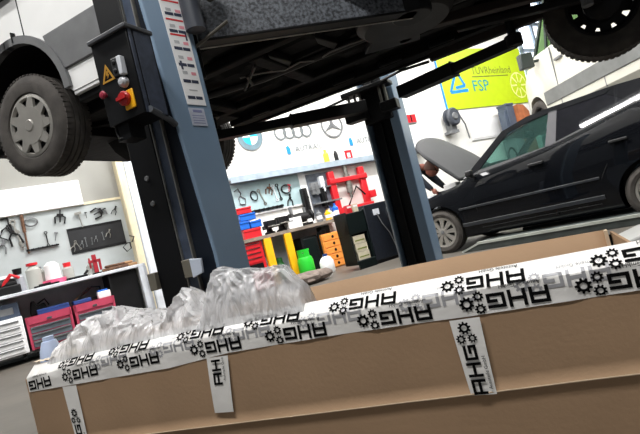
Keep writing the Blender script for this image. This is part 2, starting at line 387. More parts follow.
lk = wmesh('locker', 'blue grey metal locker near the back wall beyond the black car roof', 'cabinet', m, mat('locker_grey', (78, 88, 104), .5), a, .35, z, bevel=.01)
lk.data.transform(Matrix.Translation((0, 0, 0)))
m = MB(); m.bx(-.2, .18, -.2, .2, -z, -.6); lk2 = m.build('cabinet_base', GREY, lk)
a2, z2 = WALL.at(519, 117, .3)
m = MB(); m.prism([(-.26, -.2, -z2), (.22, -.2, -z2), (.22, -.2, .1), (.02, -.2, .3), (-.26, -.2, .32)], (0, .3, 0))
wmesh('board_stack', 'orange brown wooden board leaning by the blue grey locker', 'board', m, mat('brown_board', (176, 104, 64), .7, var=.2), a2, .3, z2)
# ------------------------------------------------------------------ left bench
t = wthing('workbench', 'long pale workbench against the left wall behind the red tool chests', 'bench', 0, 0, 0)
m = MB(); m.bx(-2, 1.97, 0, .64, .905, .95); m.build('worktop', LGREY, t, bevel=.006)
m = MB(); m.bx(-2, 1.97, .6, .63, .55, .9); m.build('back_panel', mat('bench_back', (176, 176, 174), .6), t)
m = MB(); m.bx(1.86, 1.98, 0, .12, 0, .905); m.build('leg', LGREY, t, bevel=.005)
m = MB(); m.bx(-2, 1.86, .05, .6, .10, .13); m.build('lower_shelf', GREY, t)
m = MB(); m.bx(1.45, 1.84, .1, .6, .13, .9); m.bx(1.42, 1.45, .05, .6, .13, .9); m.build('side_locker', BLKM, t)
# right bench
RB = wthing('workbench', 'worn bench with yellow legs under the pegboard beside the red press', 'bench', 0, 0, 0)
m = MB(); m.bx(3.3, 6.0, 0, .64, .87, .93); m.build('worktop', WOODG, RB)
for px, py in ((267, 235), (287.5, 231)):
    a, _ = WALL.at(px, py, 0); m = MB(); m.bx(a-.085, a+.06, 0, .07, 0, .87); m.build('leg', YEL, RB, bevel=.006)
m = MB(); m.bx(3.3, 3.6, 0, .5, 0, .87); m.build('leg', DPAINT_SHADE, RB)
m = MB(); m.bx(3.3, 5.8, .6, .64, .05, .87); m.build('back_panel', mat('pale_panel', (206, 212, 222), .6), RB)
# pegboard
pg = wthing('pegboard', 'pale blue pegboard on the wall above the worn bench', 'pegboard', 0, .65, 0)
m = MB(); m.bx(3.6, 5.45, -.015, .01, 1.38, 2.0); m.build('board', BOARD, pg)
m = MB(); m.bx(3.55, 3.6, -.03, .01, 1.0, 2.02); m.bx(5.45, 5.52, -.03, .01, .93, 2.02); m.bx(3.55, 5.52, -.03, .01, 1.36, 1.39); m.bx(5.52, 5.62, -.02, .01, .95, 2.02); m.build('frame', WHITE, pg)
rk = wthing('tool_rack', 'dark rack of hanging parts between the pegboard and the red press', 'rack', 0, .6, 0)
m = MB(); m.bx(5.62, 6.3, 0, .04, 1.02, 1.95); m.build('backboard', mat('rack_slate', (92, 98, 108), .6, var=.4, scale=8), rk)
m = MB(); m.bx(5.62, 6.3, -.12, 0, 1.3, 1.33); m.bx(5.62, 6.3, -.1, 0, 1.62, 1.64); m.build('shelf', GREY, rk)
# red hydraulic press
t = wthing('shop_press', 'tall red steel shop press standing beyond the dark green cabinet', 'press', 6.6, .54, 0)
for x in (-.42, .4):
    m = MB(); m.bx(x-.07, x+.07, -.05, .05, 0, 1.92); m.build('upright', RED, t, bevel=.01)
m = MB(); m.bx(-.5, .5, -.08, -.05, 1.66, 1.75); m.bx(-.5, .5, .05, .08, 1.66, 1.75); m.bx(-.5, -.36, -.07, .07, 1.64, 1.77); m.bx(.36, .5, -.07, .07, 1.64, 1.77); m.build('head_beam', RED, t, bevel=.01)
m = MB(); m.bx(-.5, .5, -.09, .09, 1.0, 1.12); m.build('bed', RED, t, bevel=.01)
m = MB(); m.lathe([(.07, 1.4), (.07, 1.8), (.05, 1.8), (.05, 2.05), (0, 2.05)]); m.lathe([(.035, 1.3), (.035, 1.4)]); m.build('ram', STEEL, t)
m = MB(); m.bx(.44, .6, -.12, .02, 1.2, 1.36); m.build('pump', RED, t, bevel=.01)
m = MB(); m.tube([(.3, -.1, 1.3), (.05, -.18, 1.5), (-.2, -.12, 1.15), (-.1, -.15, 1.05)], .02); m.build('hose', BLACK, t)
# dark cabinets beside far post
t = wthing('parts_trolley', 'dark green cabinet with an open bay of card boxes by the far lift post', 'cabinet', 4.82, -1.5, 0)
m = MB(); m.bx(-.0, .02, 0, .33, .1, .95); m.bx(.35, .39, 0, .33, .1, .95); m.bx(-.0, .39, .3, .33, .1, .95); m.bx(-.0, .39, 0, .33, .58, .93); m.bx(-.0, .39, -.02, .33, .08, .14); m.build('carcass', DGREEN, t, bevel=.008)
m = MB(); m.bx(.02, .37, -.03, 0, 0, .13); m.build('plinth', DGREEN, t)
for k in range(3):
    m = MB(); m.bx(-.02, .22, -.01, .3, 0, .13); m.bx(.0, .2, -.013, -.01, .04, .06, 1)
    a = WALL.w(4.885+.01*(2-k), -1.48, .145+.135*k)
    tag(m.build('card_box', [BEIGE, OLIVE], None, loc=a, rot=(0, 0, WALL.rot)), ['beige card box at the bottom of the stack in the dark green cabinet', 'beige card box in the middle of the stack in the dark green cabinet', 'beige card box on top of the stack in the dark green cabinet'][k], 'box', 'card boxes in the dark green cabinet')
t = wthing('equipment_cabinet', 'dark navy equipment cabinet with a cable right beside the far lift post', 'cabinet', 5.49, -1.5, 0)
m = MB(); m.bx(-.27, .3, 0, .4, .05, 1.0); m.build('body', mat('navy_panel', (16, 22, 32), .5, var=.3, scale=16), t, bevel=.01)
m = MB(); m.bx(-.1, .02, -.02, 0, .8, .9); m.build('socket', LGREY, t)
m = MB(); m.tube([(-.05, -.03, .82), (0, -.04, .65), (.12, -.04, .45), (.2, -.04, .15)], .008); m.build('cable', GREY, t)
m = MB(); m.bx(-.27, .3, .02, .4, 0, .05); m.build('base', BLKM, t)
for k, (mt, lb) in enumerate(((RED, 'small red carton standing on the dark green cabinet'), (BEIGE, 'small cream carton standing on the dark green cabinet'))):
    m = MB(); m.bx(-.05, .05, -.03, .05, 0, .13); m.bx(-.04, .04, -.033, -.03, .08, .11, 1); wmesh('carton', lb, 'box', m, [mt, WHITE], 4.98+.13*k, -1.4, .932)
# orange wooden drawer cabinet
t = wthing('drawer_cabinet', 'orange wooden drawer cabinet under the right end of the bench', 'drawers', 5.5, .02, 0)
m = MB(); m.bx(-.24, .24, 0, .45, 0, .68); m.build('carcass', ORWOOD, t, bevel=.006)
for k in range(5):
    m = MB(); m.bx(-.22, .22, -.015, 0, .02+.13*k, .135+.13*k); d = m.build('drawer', ORWOOD, t, bevel=.004)
    m = MB(); m.lathe([(.0, -.02), (.022, -.02), (.03, -.016)], (0, 0, .08+.13*k), (0, 1, 0), 12); m.build('finger_hole', BLACK, d)
m = MB(); m.bx(-.1, .1, -.1, .1, 0, .16); m.bx(-.16, -.02, -.12, 0, 0, .1); wmesh('power_tool', 'dark machine part on top of the orange drawer cabinet', 'tool', m, BLKM, 5.45, .2, .68, bevel=.02)
m = MB(); m.bx(-.2, .17, 0, .5, 0, .72); m.bx(-.16, .13, -.012, 0, .04, .68, 1); m.bx(.2, .23, 0, .04, 0, .75, 1)
wmesh('bin', 'dark green bin standing between the gas bottle and orange drawers', 'bin', m, [BLKM, DGREEN], 5.03, .08, 0, bevel=.01)
# gas bottle
t = wthing('gas_bottle', 'bright green gas bottle with collar standing on the floor', 'gas bottle', 4.68, -.15, 0)
m = MB(); m.lathe([(0, .02), (.12, .02), (.14, .05), (.15, .1), (.15, .3), (.13, .36), (.08, .4), (.0, .4)]); m.build('body', GREEN, t)
m = MB()
for k in range(14):
    a0 = 2*pi*k/18+.6
    m.bx(.098, .112, -.022, .022, .36, .5 if k % 5 else .44, 0, Matrix.Rotation(a0, 4, 'Z'))
m.lathe([(.098, .48), (.115, .48), (.115, .51), (.098, .51)]); m.build('collar', GREEN, t)
m = MB(); m.lathe([(.03, .38), (.03, .46), (0, .46)]); m.build('valve', STEEL, t)
t = wthing('gas_bottle', 'small dark green gas bottle half hidden behind the yellow bench leg', 'gas bottle', 4.38, .3, 0)
m = MB(); m.lathe([(0, .02), (.1, .02), (.12, .05), (.12, .3), (.08, .37), (0, .38)]); m.build('body', mat('mid_green', (40, 110, 50), .5), t)
m = MB(); m.lathe([(.07, .34), (.08, .34), (.08, .46), (.07, .46)]); m.build('collar', MATS['mid_green'], t)
# white canister + foam on floor
a, z = WALL.at(323, 272, -.5)
t = wthing('canister', 'white plastic canister with a blue cap on the floor by the orange drawers', 'canister', 4.93, -.45, 0)
m = MB(); m.lathe([(0, 0), (.12, 0), (.13, .03), (.13, .2), (.09, .27), (.045, .3), (.0, .3)]); m.build('body', WHITE, t)
m = MB(); m.lathe([(.04, .29), (.045, .34), (0, .345)]); m.build('cap', DBLUE, t)
q = onz(309, 281, .05)
def blob(u, v):
    th = 2*pi*u; ph = pi*v; d = Vector((cos(th)*sin(ph), sin(th)*sin(ph), cos(ph)))
    r = 1+.3*noise.noise(d*2+Vector((3, 1, 2)))
    return (d.x*.42*r, d.y*.2*r, .09+d.z*.11*r)
m = MB(); m.grid(blob, 24, 12); o = m.build('padding', FOAMB, None, loc=(q.x, q.y, 0), rot=(0, 0, .5)); tag(o, 'lump of grey brown padding lying on the floor by the gas bottle', 'padding')
# red cabinet under bench
t = wthing('tool_cabinet', 'red drawer cabinet tucked under the bench beside the near lift post', 'cabinet', 3.81, .05, 0)
m = MB(); m.bx(-.2, .2, 0, .45, .1, .86); m.build('carcass', RED, t)
for k in range(4):
    m = MB(); m.bx(-.18, .15, -.015, 0, .5+.085*k, .575+.085*k); d = m.build('drawer', RED, t)
    m = MB(); m.bx(-.17, .14, -.025, -.015, .563+.085*k, .575+.085*k); m.build('handle', CHROME, d)
m = MB(); m.bx(-.18, .14, -.01, 0, .34, .47); m.build('opening', BLACK, t)
m = MB(); m.bx(-.2, .22, -.1, .4, .02, .32); m.build('base_drawer', RED, t)
# stacked storage bins on the bench
def bin_(px, py, b, z, w, h, mt, label):
    a, _ = WALL.at(px, py, b); m = MB()
    m.prism([(-w/2, 0, 0), (w/2, 0, 0), (w/2, 0, h), (-w/2, 0, h)], (0, .012, 0)); m.bx(-w/2, w/2, .012, .3, 0, .012); m.bx(-w/2, -w/2+.01, .012, .3, 0, h*1.1); m.bx(w/2-.01, w/2, .012, .3, 0, h*1.1); m.bx(-w/2, w/2, .29, .3, 0, h*1.1); m.bx(-w/2-.005, w/2+.005, -.01, .012, h*.75, h)
    wmesh('storage_bin', label, 'bin', m, mt, a, b, z, 'stacked storage bins on the bench', bevel=.006)
bin_(252, 229, .12, .93, .34, .17, RED, 'red plastic bin at the bottom of the stack on the bench')
bin_(243, 220, .12, 1.11, .2, .14, BLUE, 'left blue plastic bin in the lower blue row of the stack')
bin_(255, 219, .12, 1.11, .22, .12, BLUE, 'right blue plastic bin in the lower blue row of the stack')
bin_(247, 213, .12, 1.26, .3, .12, BLUE, 'wide blue plastic bin under the red top bin of the stack')
bin_(243, 208, .12, 1.39, .3, .11, RED, 'red plastic bin at the very top of the stack on the bench')
# vise and bench machines
def vise(a, b, label, s=1):
    t = wthing('bench_vise', label, 'vise', a, b, .93)
    m = MB(); m.lathe([(0, 0), (.1*s, 0), (.1*s, .03), (.06*s, .05), (.05*s, .1*s), (0, .1*s)]); m.build('base', BLKM, t)
    m = MB(); m.bx(-.06*s, .06*s, -.16*s, .16*s, .1*s, .17*s); m.bx(-.09*s, .09*s, -.17*s, -.11*s, .12*s, .24*s); m.bx(-.09*s, .09*s, -.06*s, .02*s, .12*s, .25*s); m.build('jaws', BLKM, t, bevel=.008)
    m = MB(); m.tube([(-.12*s, -.22*s, .13*s), (.12*s, -.22*s, .13*s)], .01*s); m.tube([(0, -.24*s, .13*s), (0, 0, .13*s)], .018*s); m.build('handle', STEEL, t)
vise(4.33, .25, 'black bench vise beside the stacked bins on the bench')
vise(4.62, .3, 'black bench vise standing right of the vise beside the bins', 1.1)
t = wthing('bench_grinder', 'black bench grinder below the right end of the pegboard', 'grinder', 5.08, .3, .93)
m = MB(); m.bx(-.12, .12, -.08, .08, 0, .06); m.build('base', BLKM, t, bevel=.01)
m = MB(); m.lathe([(0, -.16), (.09, -.14), (.1, 0), (.09, .14), (0, .16)], (0, 0, .17), (1, 0, 0)); m.build('motor', BLKM, t)
for x in (-.22, .22):
    m = MB(); m.lathe([(0, -.03), (.12, -.03), (.12, .03), (0, .03)], (x, 0, .17), (1, 0, 0)); m.build('wheel_guard', BLKM, t)
m = MB(); m.bx(-.2, -.17, -.05, .05, .2, .42); m.bx(.1, .13, -.03, .03, .2, .36); m.build('arm', GREY, t)
m = MB(); m.bx(-.15, .15, 0, .25, 0, .2); m.bx(-.13, .13, -.003, 0, .12, .17, 1); wmesh('carton', 'white carton between the black machines on the bench', 'box', m, [WHITE, LGREY], 4.83, .12, .93)
for k, (mt, px, h, lb) in enumerate(((BLUE, 336, .3, 'blue spray bottle beside the red press on the bench'), (DBLUE, 333, .26, 'dark blue oil can beside the blue spray bottle'), (YEL, 327, .2, 'yellow tub among the clutter in front of the dark rack'), (BEIGE, 331, .22, 'cream tub in front of the dark rack on the bench'), (GREY, 318, .24, 'grey metal oil can in front of the dark rack'), (BLKM, 309, .22, 'black can left of the grey oil can on the bench'))):
    a, _ = WALL.at(px, 212, .2); m = MB(); m.lathe([(0, 0), (.06, 0), (.06, h*.7), (.02, h*.85), (.02, h), (0, h)], seg=14)
    m.lathe([(.062, h*.2), (.062, h*.5)], seg=14, mi=1)
    wmesh('bottle', lb, 'bottle', m, [mt, WHITE], a, .2+.05*(k % 2), .935)
for k, (px, py, w, h) in enumerate(((307, 200, .12, .5), (316, 188, .18, .25), (323, 183, .1, .3), (325, 196, .12, .4))):
    a, z = WALL.at(px, py, .5); m = MB(); m.bx(-w/2, w/2, -.04, .06, -h/2, h/2); m.tube([(0, -.05, h*.4), (0, -.05, -h*.6)], .02); m.tube([(-w*.6, -.03, h*.2), (w*.6, -.03, h*.1)], .015)
    wmesh('spare_part', ['dark spare part at the left edge of the dark rack', 'broad grey spare part at the top of the dark rack', 'pale spare part near the top right of the dark rack', 'narrow dark spare part at the lower right of the dark rack'][k], 'part', m, [BLKM, GREY, LGREY, BLKM][k], a, .55, z, 'parts hanging on the dark rack', bevel=.01)
# tools hanging on boards
def tool(kind, px, py, s, rot, label, mt=GREY, b=.62):
    a, z = WALL.at(px, py, b); m = MB()
    if kind == 'pliers':
        m.tube([(-.06, 0, -.16), (-.05, 0, -.06), (.0, 0, 0), (.015, 0, .09)], .012, 6); m.tube([(.06, 0, -.16), (.05, 0, -.06), (0, 0, 0), (-.015, 0, .09)], .012, 6); m.lathe([(0, -.02), (.025, -.02), (.025, .02), (0, .02)], (0, 0, 0), (0, 1, 0), 10)
    elif kind == 'spanner':
        m.bx(-.011, .011, -.006, .006, -.12, .12); relief(m, ring2(0, .14, .02, .036, 12, -1.0, pi+1.0), 0); relief(m, ring2(0, -.14, .016, .032, 14), 0)
    elif kind == 'bar':
        m.tube([(0, 0, -.24), (0, 0, .05)], .011, 8); m.tube([(0, 0, .02), (0, 0, .24)], .02, 8)
    elif kind == 'coil':
        for k in range(3):
            m.tube([(.09*cos(i*pi/10)*(1-.06*k), -.008*k, .07*sin(i*pi/10)*(1-.06*k)) for i in range(21)], .006, 6, cap=False)
    elif kind == 'strap':
        m.tube([(-.05, 0, .14), (.04, 0, .16), (.05, 0, .05), (-.04, 0, -.02), (-.07, 0, -.12), (.03, 0, -.17), (.08, 0, -.08), (.01, 0, .02)], .013, 6)
    elif kind == 'puller':
        m.tube([(-.07, 0, -.08), (-.08, 0, .03), (0, 0, .08), (.08, 0, .03), (.07, 0, -.08)], .014, 6); m.tube([(0, -.01, .16), (0, -.01, -.06)], .012, 6); m.bx(-.05, .05, -.02, .02, .05, .09)
    elif kind == 'hammer':
        m.tube([(0, 0, -.18), (0, 0, .12)], .012, 8); m.bx(-.07, .06, -.02, .02, .1, .15)
    elif kind == 'rail':
        m.bx(-.22, .22, -.012, .012, -.012, .012)
        for k in range(7): m.lathe([(0, -.03), (.016, -.03), (.016, 0)], (-.19+.063*k, 0, 0), (0, 1, 0), 8)
    elif kind == 'saw':
        m.tube([(-.12, 0, .04), (-.12, 0, .12), (.1, 0, .12), (.1, 0, .03)], .01, 6); m.bx(-.13, .11, -.004, .004, .02, .04); m.tube([(.1, 0, .03), (.14, 0, -.06)], .02, 8)
    M_ = Matrix.Rotation(rot, 4, 'Y') @ Matrix.Scale(s, 4)
    bmesh.ops.transform(m.bm, matrix=M_, verts=m.bm.verts[:])
    names = dict(pliers='pliers', spanner='spanner', bar='pry_bar', coil='wire_coil', strap='chain_wrench', puller='bearing_puller', hammer='hammer', rail='socket_rail', saw='hacksaw')
    return wmesh(names[kind], label, 'tool', m, mt, a, b, z)
tool('strap', 5, 229, 1.0, .1, 'dark chain wrench hanging at the far left of the tool wall', BLKM)
tool('pliers', 12, 232, 1.3, -.2, 'large dark pliers with open handles at the left of the tool wall', BLKM)
tool('spanner', 17, 233, 1.2, -.15, 'grey spanner hanging left of the long wooden handled bar', STEEL)
tool('spanner', 20, 240, .9, -.1, 'short grey spanner hanging below left of the long bar', STEEL)
tool('pliers', 3, 244, .9, .3, 'small grey pliers low at the far left of the tool wall', GREY)
tool('bar', 25, 234, 1.25, .02, 'long thin brown handled bar hanging beside the wire coil', BROWN)
tool('coil', 31, 222, 1.0, 0, 'round coil of dark wire hanging on the left tool wall', GREY)
tool('rail', 43, 247.5, 1.0, .0, 'dark horizontal socket rail fixed low on the left tool wall', BLKM)
tool('spanner', 47, 239, .7, .0, 'short black spanner hanging above the socket rail', BLKM)
tool('hammer', 56, 236, .4, .3, 'tiny dark hammer hanging between the socket rail and the black board', GREY)
tool('puller', 60, 219, .9, .2, 'dark three armed puller hanging above the left corner of the black board', BLKM)
tool('hammer', 80, 219, .75, -.1, 'silver hammer hanging over the top edge of the black board', STEEL, .6)
tool('hammer', 86, 215, .3, 0, 'small dark hook tool right of the silver hammer', BLKM)
tool('puller', 97, 213, .95, 1.2, 'dark puller hanging sideways above the right half of the black board', BLKM)
tool('saw', 102, 212, .55, .2, 'small grey saw frame hanging next to the sideways puller', GREY)
tool('pliers', 115, 209, .6, .5, 'dark pliers hanging in the corner beside the cream pillar', BLKM)
tool('strap', 129, 243, .8, .6, 'black strap hanging on the cream pillar right of the black board', BLKM, .43)
tool('strap', 240, 197, 1.0, -.3, 'grey looped strap hanging at the left of the pale blue pegboard', GREY)
tool('coil', 254, 196, 1.1, 1.5, 'dark oval clamp hanging left of centre on the pale blue pegboard', BLKM)
tool('spanner', 262, 197, 1.0, -.3, 'thin grey spanner hanging right of the oval clamp on the pegboard', STEEL)
tool('puller', 269, 191, .9, .3, 'brown grey puller hanging in the middle of the pale blue pegboard', BROWN)
tool('spanner', 275, 193, 1.0, -.1, 'pale spanner hanging right of the middle puller on the pegboard', LGREY)
tool('spanner', 279, 192, 1.0, -.1, 'short dark spanner hanging left of the large ring clamp', BLKM)
tool('coil', 286, 189, 1.3, 0, 'large ring clamp hanging at the right of the pale blue pegboard', BLKM)
tool('hammer', 289, 188, .5, .3, 'small red handled hammer hanging in front of the ring clamp', RED, .6)
tool('pliers', 290, 198, 1.0, .2, 'dark pliers hanging at the lower right of the pegboard', BLKM)
tool('rail', 268, 208.5, 1.6, 0, 'long dark rail of sockets below the pale blue pegboard', BLKM)
# black tool board on the left wall
bb = wthing('tool_board', 'black rectangular tool board mounted on the left wall', 'tool board', 1.5, .63, 1.55)
m = MB(); m.bx(-.41, .41, 0, .02, -.21, .2); m.build('board', mat('black_board', (24, 25, 28), .6, var=.3), bb, bevel=.004)
m = MB()
for z in (-.19, .17): m.bx(-.41, .41, -.008, 0, z, z+.02)
m.build('rim', BLKM, bb)
for k, (px, py, s, r) in enumerate(((74, 246, .55, .5), (78, 245, .5, -.4), (82, 243, .45, .3), (86, 242, .45, 0), (96, 238, .4, .2), (103, 236, .4, 0), (109, 232, .55, .4), (92, 241, .35, .1))):
    tool(('pliers', 'spanner')[k % 2], px, py, s, r, ['white gripped pliers at the left end of the black tool board', 'second tool from the left on the black tool board, a silver spanner', 'third tool from the left on the black tool board, small pliers', 'fourth tool from the left on the black tool board, a small spanner', 'small pliers just right of the middle of the black tool board', 'small spanner in the right half of the black tool board', 'pale pliers highest at the right of the black tool board', 'tiny spanner at the middle of the black tool board'][k], STEEL if k in (1, 6, 0) else GREY, .61)
# bench clutter left
def lathe_thing(name, label, cat, px, py, b, z, prof, mt, cap=None, capm=None, seg=16):
    a, _ = WALL.at(px, py, b); t = wthing(name, label, cat, a, b, z); m = MB(); m.lathe(prof, seg=seg); m.build('body', mt, t)
    if cap: m = MB(); m.lathe(cap, seg=seg); m.build('cap', capm, t)
    return t
BT = lambda r, h: [(0, 0), (r, 0), (r, h*.72), (r*.5, h*.88), (r*.35, h*.9), (0, h*.9)]
CP = lambda r, h: [(r*.4, h*.86), (r*.42, h), (0, h)]
Z = .952
lathe_thing('bottle', 'grey spray bottle at the left of the bench beside the black lump', 'bottle', 19, 280, .2, Z, BT(.07, .28), mat('grey_bottle', (150, 152, 158), .4), [(.05, .25), (.06, .33), (0, .33)], BLKM)
lathe_thing('bottle', 'clear bottle with a red cap on the left bench, tallest of the red caps', 'bottle', 34, 275, .3, Z, BT(.1, .37), CLEAR, [(.035, .33), (.075, .335), (.075, .37), (0, .37)], RED)
lathe_thing('bottle', 'small clear bottle right behind the tallest red capped bottle', 'bottle', 40, 270, .4, Z, BT(.06, .3), CLEAR, CP(.06, .3), GREY)
lathe_thing('canister', 'white canister standing on a pink base on the left bench', 'canister', 52, 270, .3, Z, [(0, 0), (.16, 0), (.16, .07), (.11, .075), (.1, .28), (.05, .33), (0, .33)], WHITE, [(.165, .0), (.165, .07), (.12, .075)], mat('pink_plastic', (236, 90, 130), .5))
lathe_thing('bottle', 'squat clear bottle with a bright red cap left of the black board', 'bottle', 67, 266, .3, Z, BT(.075, .25), CLEAR, [(.05, .2), (.055, .27), (0, .27)], RED)
lathe_thing('bottle', 'small clear bottle beside the red clamp on the left bench', 'bottle', 90, 262, .35, Z, BT(.07, .2), CLEAR, CP(.07, .2), GREY)
a, _ = WALL.at(94, 259, .25); t = wthing('clamp', 'dark red clamp standing on the left bench under the black board', 'clamp', a, .25, Z)
m = MB(); m.bx(-.03, .03, -.02, .02, .0, .3); m.bx(-.09, .08, -.02, .02, .18, .22); m.bx(.05, .08, -.02, .02, .05, .22); m.tube([(-.07, 0, .1), (-.07, 0, .26)], .014); m.build('frame', mat('dark_red', (150, 22, 36), .5), t, bevel=.005)
m = MB(); m.lathe([(0, 0), (.07, 0), (.07, .02), (0, .03)]); m.build('foot', BLKM, t)
a, _ = WALL.at(8, 284, .2); t = wthing('machine_part', 'black oily lump at the left end of the left bench', 'part', a, .2, Z)
m = MB(); m.bx(-.16, .14, -.1, .1, 0, .12); m.lathe([(.08, -.12), (.09, 0), (.06, .12), (0, .12)], (0, 0, .14), (1, 0, 0)); m.build('housing', BLKM, t, bevel=.02)
m = MB(); m.tube([(-.1, -.05, .1), (.05, -.1, .26), (.14, -.05, .2)], .025); m.build('red_hose', RED, t)
a, _ = WALL.at(6, 272, .45); m = MB(); m.prism([(-.2, 0, 0), (.18, 0, 0), (.12, .05, .27), (-.22, .05, .3)], (0, .03, 0)); wmesh('clipboard', 'white sheet leaning on the left tool wall at the bench end', 'paper', m, WHITE, a, .5, Z)
a, _ = WALL.at(46, 281, .1); m = MB(); m.bx(-.16, .16, -.04, .04, 0, .025); m.bx(-.1, .05, -.03, .03, .025, .04); wmesh('tray', 'flat black tray lying at the front edge of the left bench', 'tray', m, BLKM, a, .08, Z)
a, _ = WALL.at(76, 271, .15); m = MB(); m.bx(-.14, .14, -.05, .05, 0, .035); m.tube([(.1, 0, .03), (.16, 0, .09)], .02); wmesh('torch', 'flat dark power tool lying beside the squat red capped bottle', 'tool', m, BLKM, a, .18, Z, bevel=.01)
for k, px in enumerate((110, 118, 127)):
    a, _ = WALL.at(px, 261, .2); m = MB(); m.bx(-.13, .13, -.1, .1, 0, .05, 0, Matrix.Rotation(.3*k-.3, 4, 'Z')); m.bx(-.08, .09, -.06, .07, .05, .09, 0, Matrix.Rotation(.5-.4*k, 4, 'Z'))
    wmesh('leather_glove', ['dark brown glove lying left in the brown heap at the bench end', 'brown glove lying in the middle of the brown heap at the bench end', 'tan brown glove lying right in the brown heap by the pillar'][k], 'glove', m, [BROWN, BROWN, mat('tan_leather', (168, 130, 92), .8)][k], a, .2+.03*k, Z, 'gloves heaped at the bench end', bevel=.025)
# under the left bench
def chest(name, label, a0, a1, z0, z1, body, face, n, b=0, hand=None):
    t = wthing(name, label, 'tool chest', (a0+a1)/2, b, 0); w = (a1-a0)/2
    m = MB(); m.bx(-w, w, 0, .45, z0, z1); m.build('body', body, t, bevel=.008)
    top = .12 if body is PINK else .02
    for k in range(n):
        h = (z1-z0-top-.03)/n; zz = z0+.02+h*k
        m = MB(); m.bx(-w+.035, w-.035, -.015, 0, zz+.008, zz+h-.008); d = m.build('drawer', face, t, bevel=.003)
        m = MB(); m.bx(-w+.05, w-.05, -.028, -.015, zz+h-.03, zz+h-.014); m.build('handle', hand or CHROME, d)
    if body is PINK:
        m = MB(); m.bx(-w, w, -.02, .0, z1-.1, z1); m.bx(-w, -w+.03, -.02, 0, z0, z1); m.bx(w-.03, w, -.02, 0, z0, z1); m.build('surround', PINK, t, bevel=.004)
        m = MB(); m.bx(-.03, .03, -.03, -.02, z1-.08, z1-.05); m.build('latch', CHROME, t)
    for x in (-w+.06, w-.06):
        m = MB(); m.lathe([(0, -.015), (.035, -.015), (.035, .015), (0, .015)], (x, .1, z0/2), (1, 0, 0), 12); m.bx(x-.03, x+.03, .05, .4, z0-.03, z0); m.build('castor', BLKM, t)
chest('drawer_cabinet', 'white drawer cabinet at the far left under the bench', -.52, .25, .13, .63, WHITE, WHITE, 5, -.02, GREY)
chest('tool_chest', 'faded red tool chest with dark drawers beside the white cabinet', .28, .84, .14, .58, PINK, mat('slate_drawer', (96, 104, 112), .4), 3)
chest('tool_chest', 'faded red tool chest right of the other red chest, partly behind plastic film', .88, 1.42, .14, .58, PINK, MATS['slate_drawer'], 3)
m = MB(); m.bx(-.2, .2, 0, .3, 0, .07); m.bx(-.19, .19, -.005, .3, .045, .05); wmesh('tool_case', 'dark blue case lying on the left red tool chest', 'case', m, DBLUE, .64, .08, .582, bevel=.01)
m = MB(); m.bx(-.12, .12, 0, .25, 0, .06); wmesh('tool_case', 'dark blue case lying at the left end of the right red chest', 'case', m, DBLUE, 1.02, .1, .582, bevel=.01)
t = wthing('tub', 'small white tub with a blue lid on the right red tool chest', 'tub', 1.32, .12, .582)
m = MB(); m.bx(-.09, .09, -.06, .06, 0, .1); m.build('body', WHITE, t, bevel=.01); m = MB(); m.bx(-.08, .06, -.05, .05, .1, .125); m.build('lid', BLUE, t, bevel=.006)
t = wthing('tool_bag', 'black bag on the left red tool chest under the bench', 'bag', .47, .25, .582)
m = MB(); m.prism([(-.12, 0, 0), (.14, 0, 0), (.08, 0, .16), (0, 0, .12), (-.04, 0, .22), (-.08, 0, .2)], (0, .15, 0)); m.build('body', BLKM, t, bevel=.02)
m = MB(); m.tube([(0, .05, .15), (.1, .05, .2), (.14, .05, .1)], .012); m.build('strap', BLKM, t)
t = wthing('tool_box', 'open frame tool carrier with brown handle on the right red chest', 'tool box', 1.14, .2, .582)
m = MB(); m.tube([(-.2, 0, .03), (-.1, 0, .13), (.05, 0, .2), (.16, 0, .18), (.16, 0, .02)], .014); m.bx(-.05, .16, -.05, .05, 0, .05); m.build('frame', BLKM, t)
m = MB(); m.tube([(-.2, .03, .06), (.02, .03, .19)], .022); m.build('handle', BROWN, t)
m = MB(); m.bx(-.2, .12, 0, .3, 0, .2); m.bx(-.12, .05, -.01, 0, .05, .14, 1); wmesh('machine_case', 'dark slate machine case on top of the white drawer cabinet', 'case', m, [mat('slate_case', (60, 72, 90), .5), GREY], .12, .1, .633, bevel=.01)
m = MB(); m.bx(-.12, .1, 0, .2, 0, .07); wmesh('tool_case', 'blue case at the far left on the white drawer cabinet', 'case', m, mat('royal_blue', (44, 56, 150), .5), -.24, .05, .633, bevel=.01)
# pale blue jug and dark bottle nearer than the chests
q = ony(51, 351, 3.3); t = thing('jug', 'pale blue plastic jug standing on the floor left of the plastic film', 'jug', (q.x, q.y, 0), 0)
m = MB(); m.lathe([(0, 0), (.075, 0), (.08, .03), (.08, .34), (.065, .44), (.045, .5), (0, .51)], seg=20); m.build('body', LBLUE, t)
m = MB(); m.lathe([(.03, .5), (.035, .505), (.035, .53), (0, .53)], seg=14); m.build('cap', LBLUE, t)
q = ony(65, 352, 3.3); t = thing('bottle', 'dark bottle standing on the floor beside the pale blue jug', 'bottle', (q.x, q.y, 0), 0)
m = MB(); m.lathe([(0, 0), (.05, 0), (.05, .33), (.03, .4), (.025, .44), (0, .44)], seg=16); m.build('body', BLKM, t)
m = MB(); m.lathe([(.027, .42), (.03, .45), (0, .45)], seg=12); m.build('cap', GREY, t)
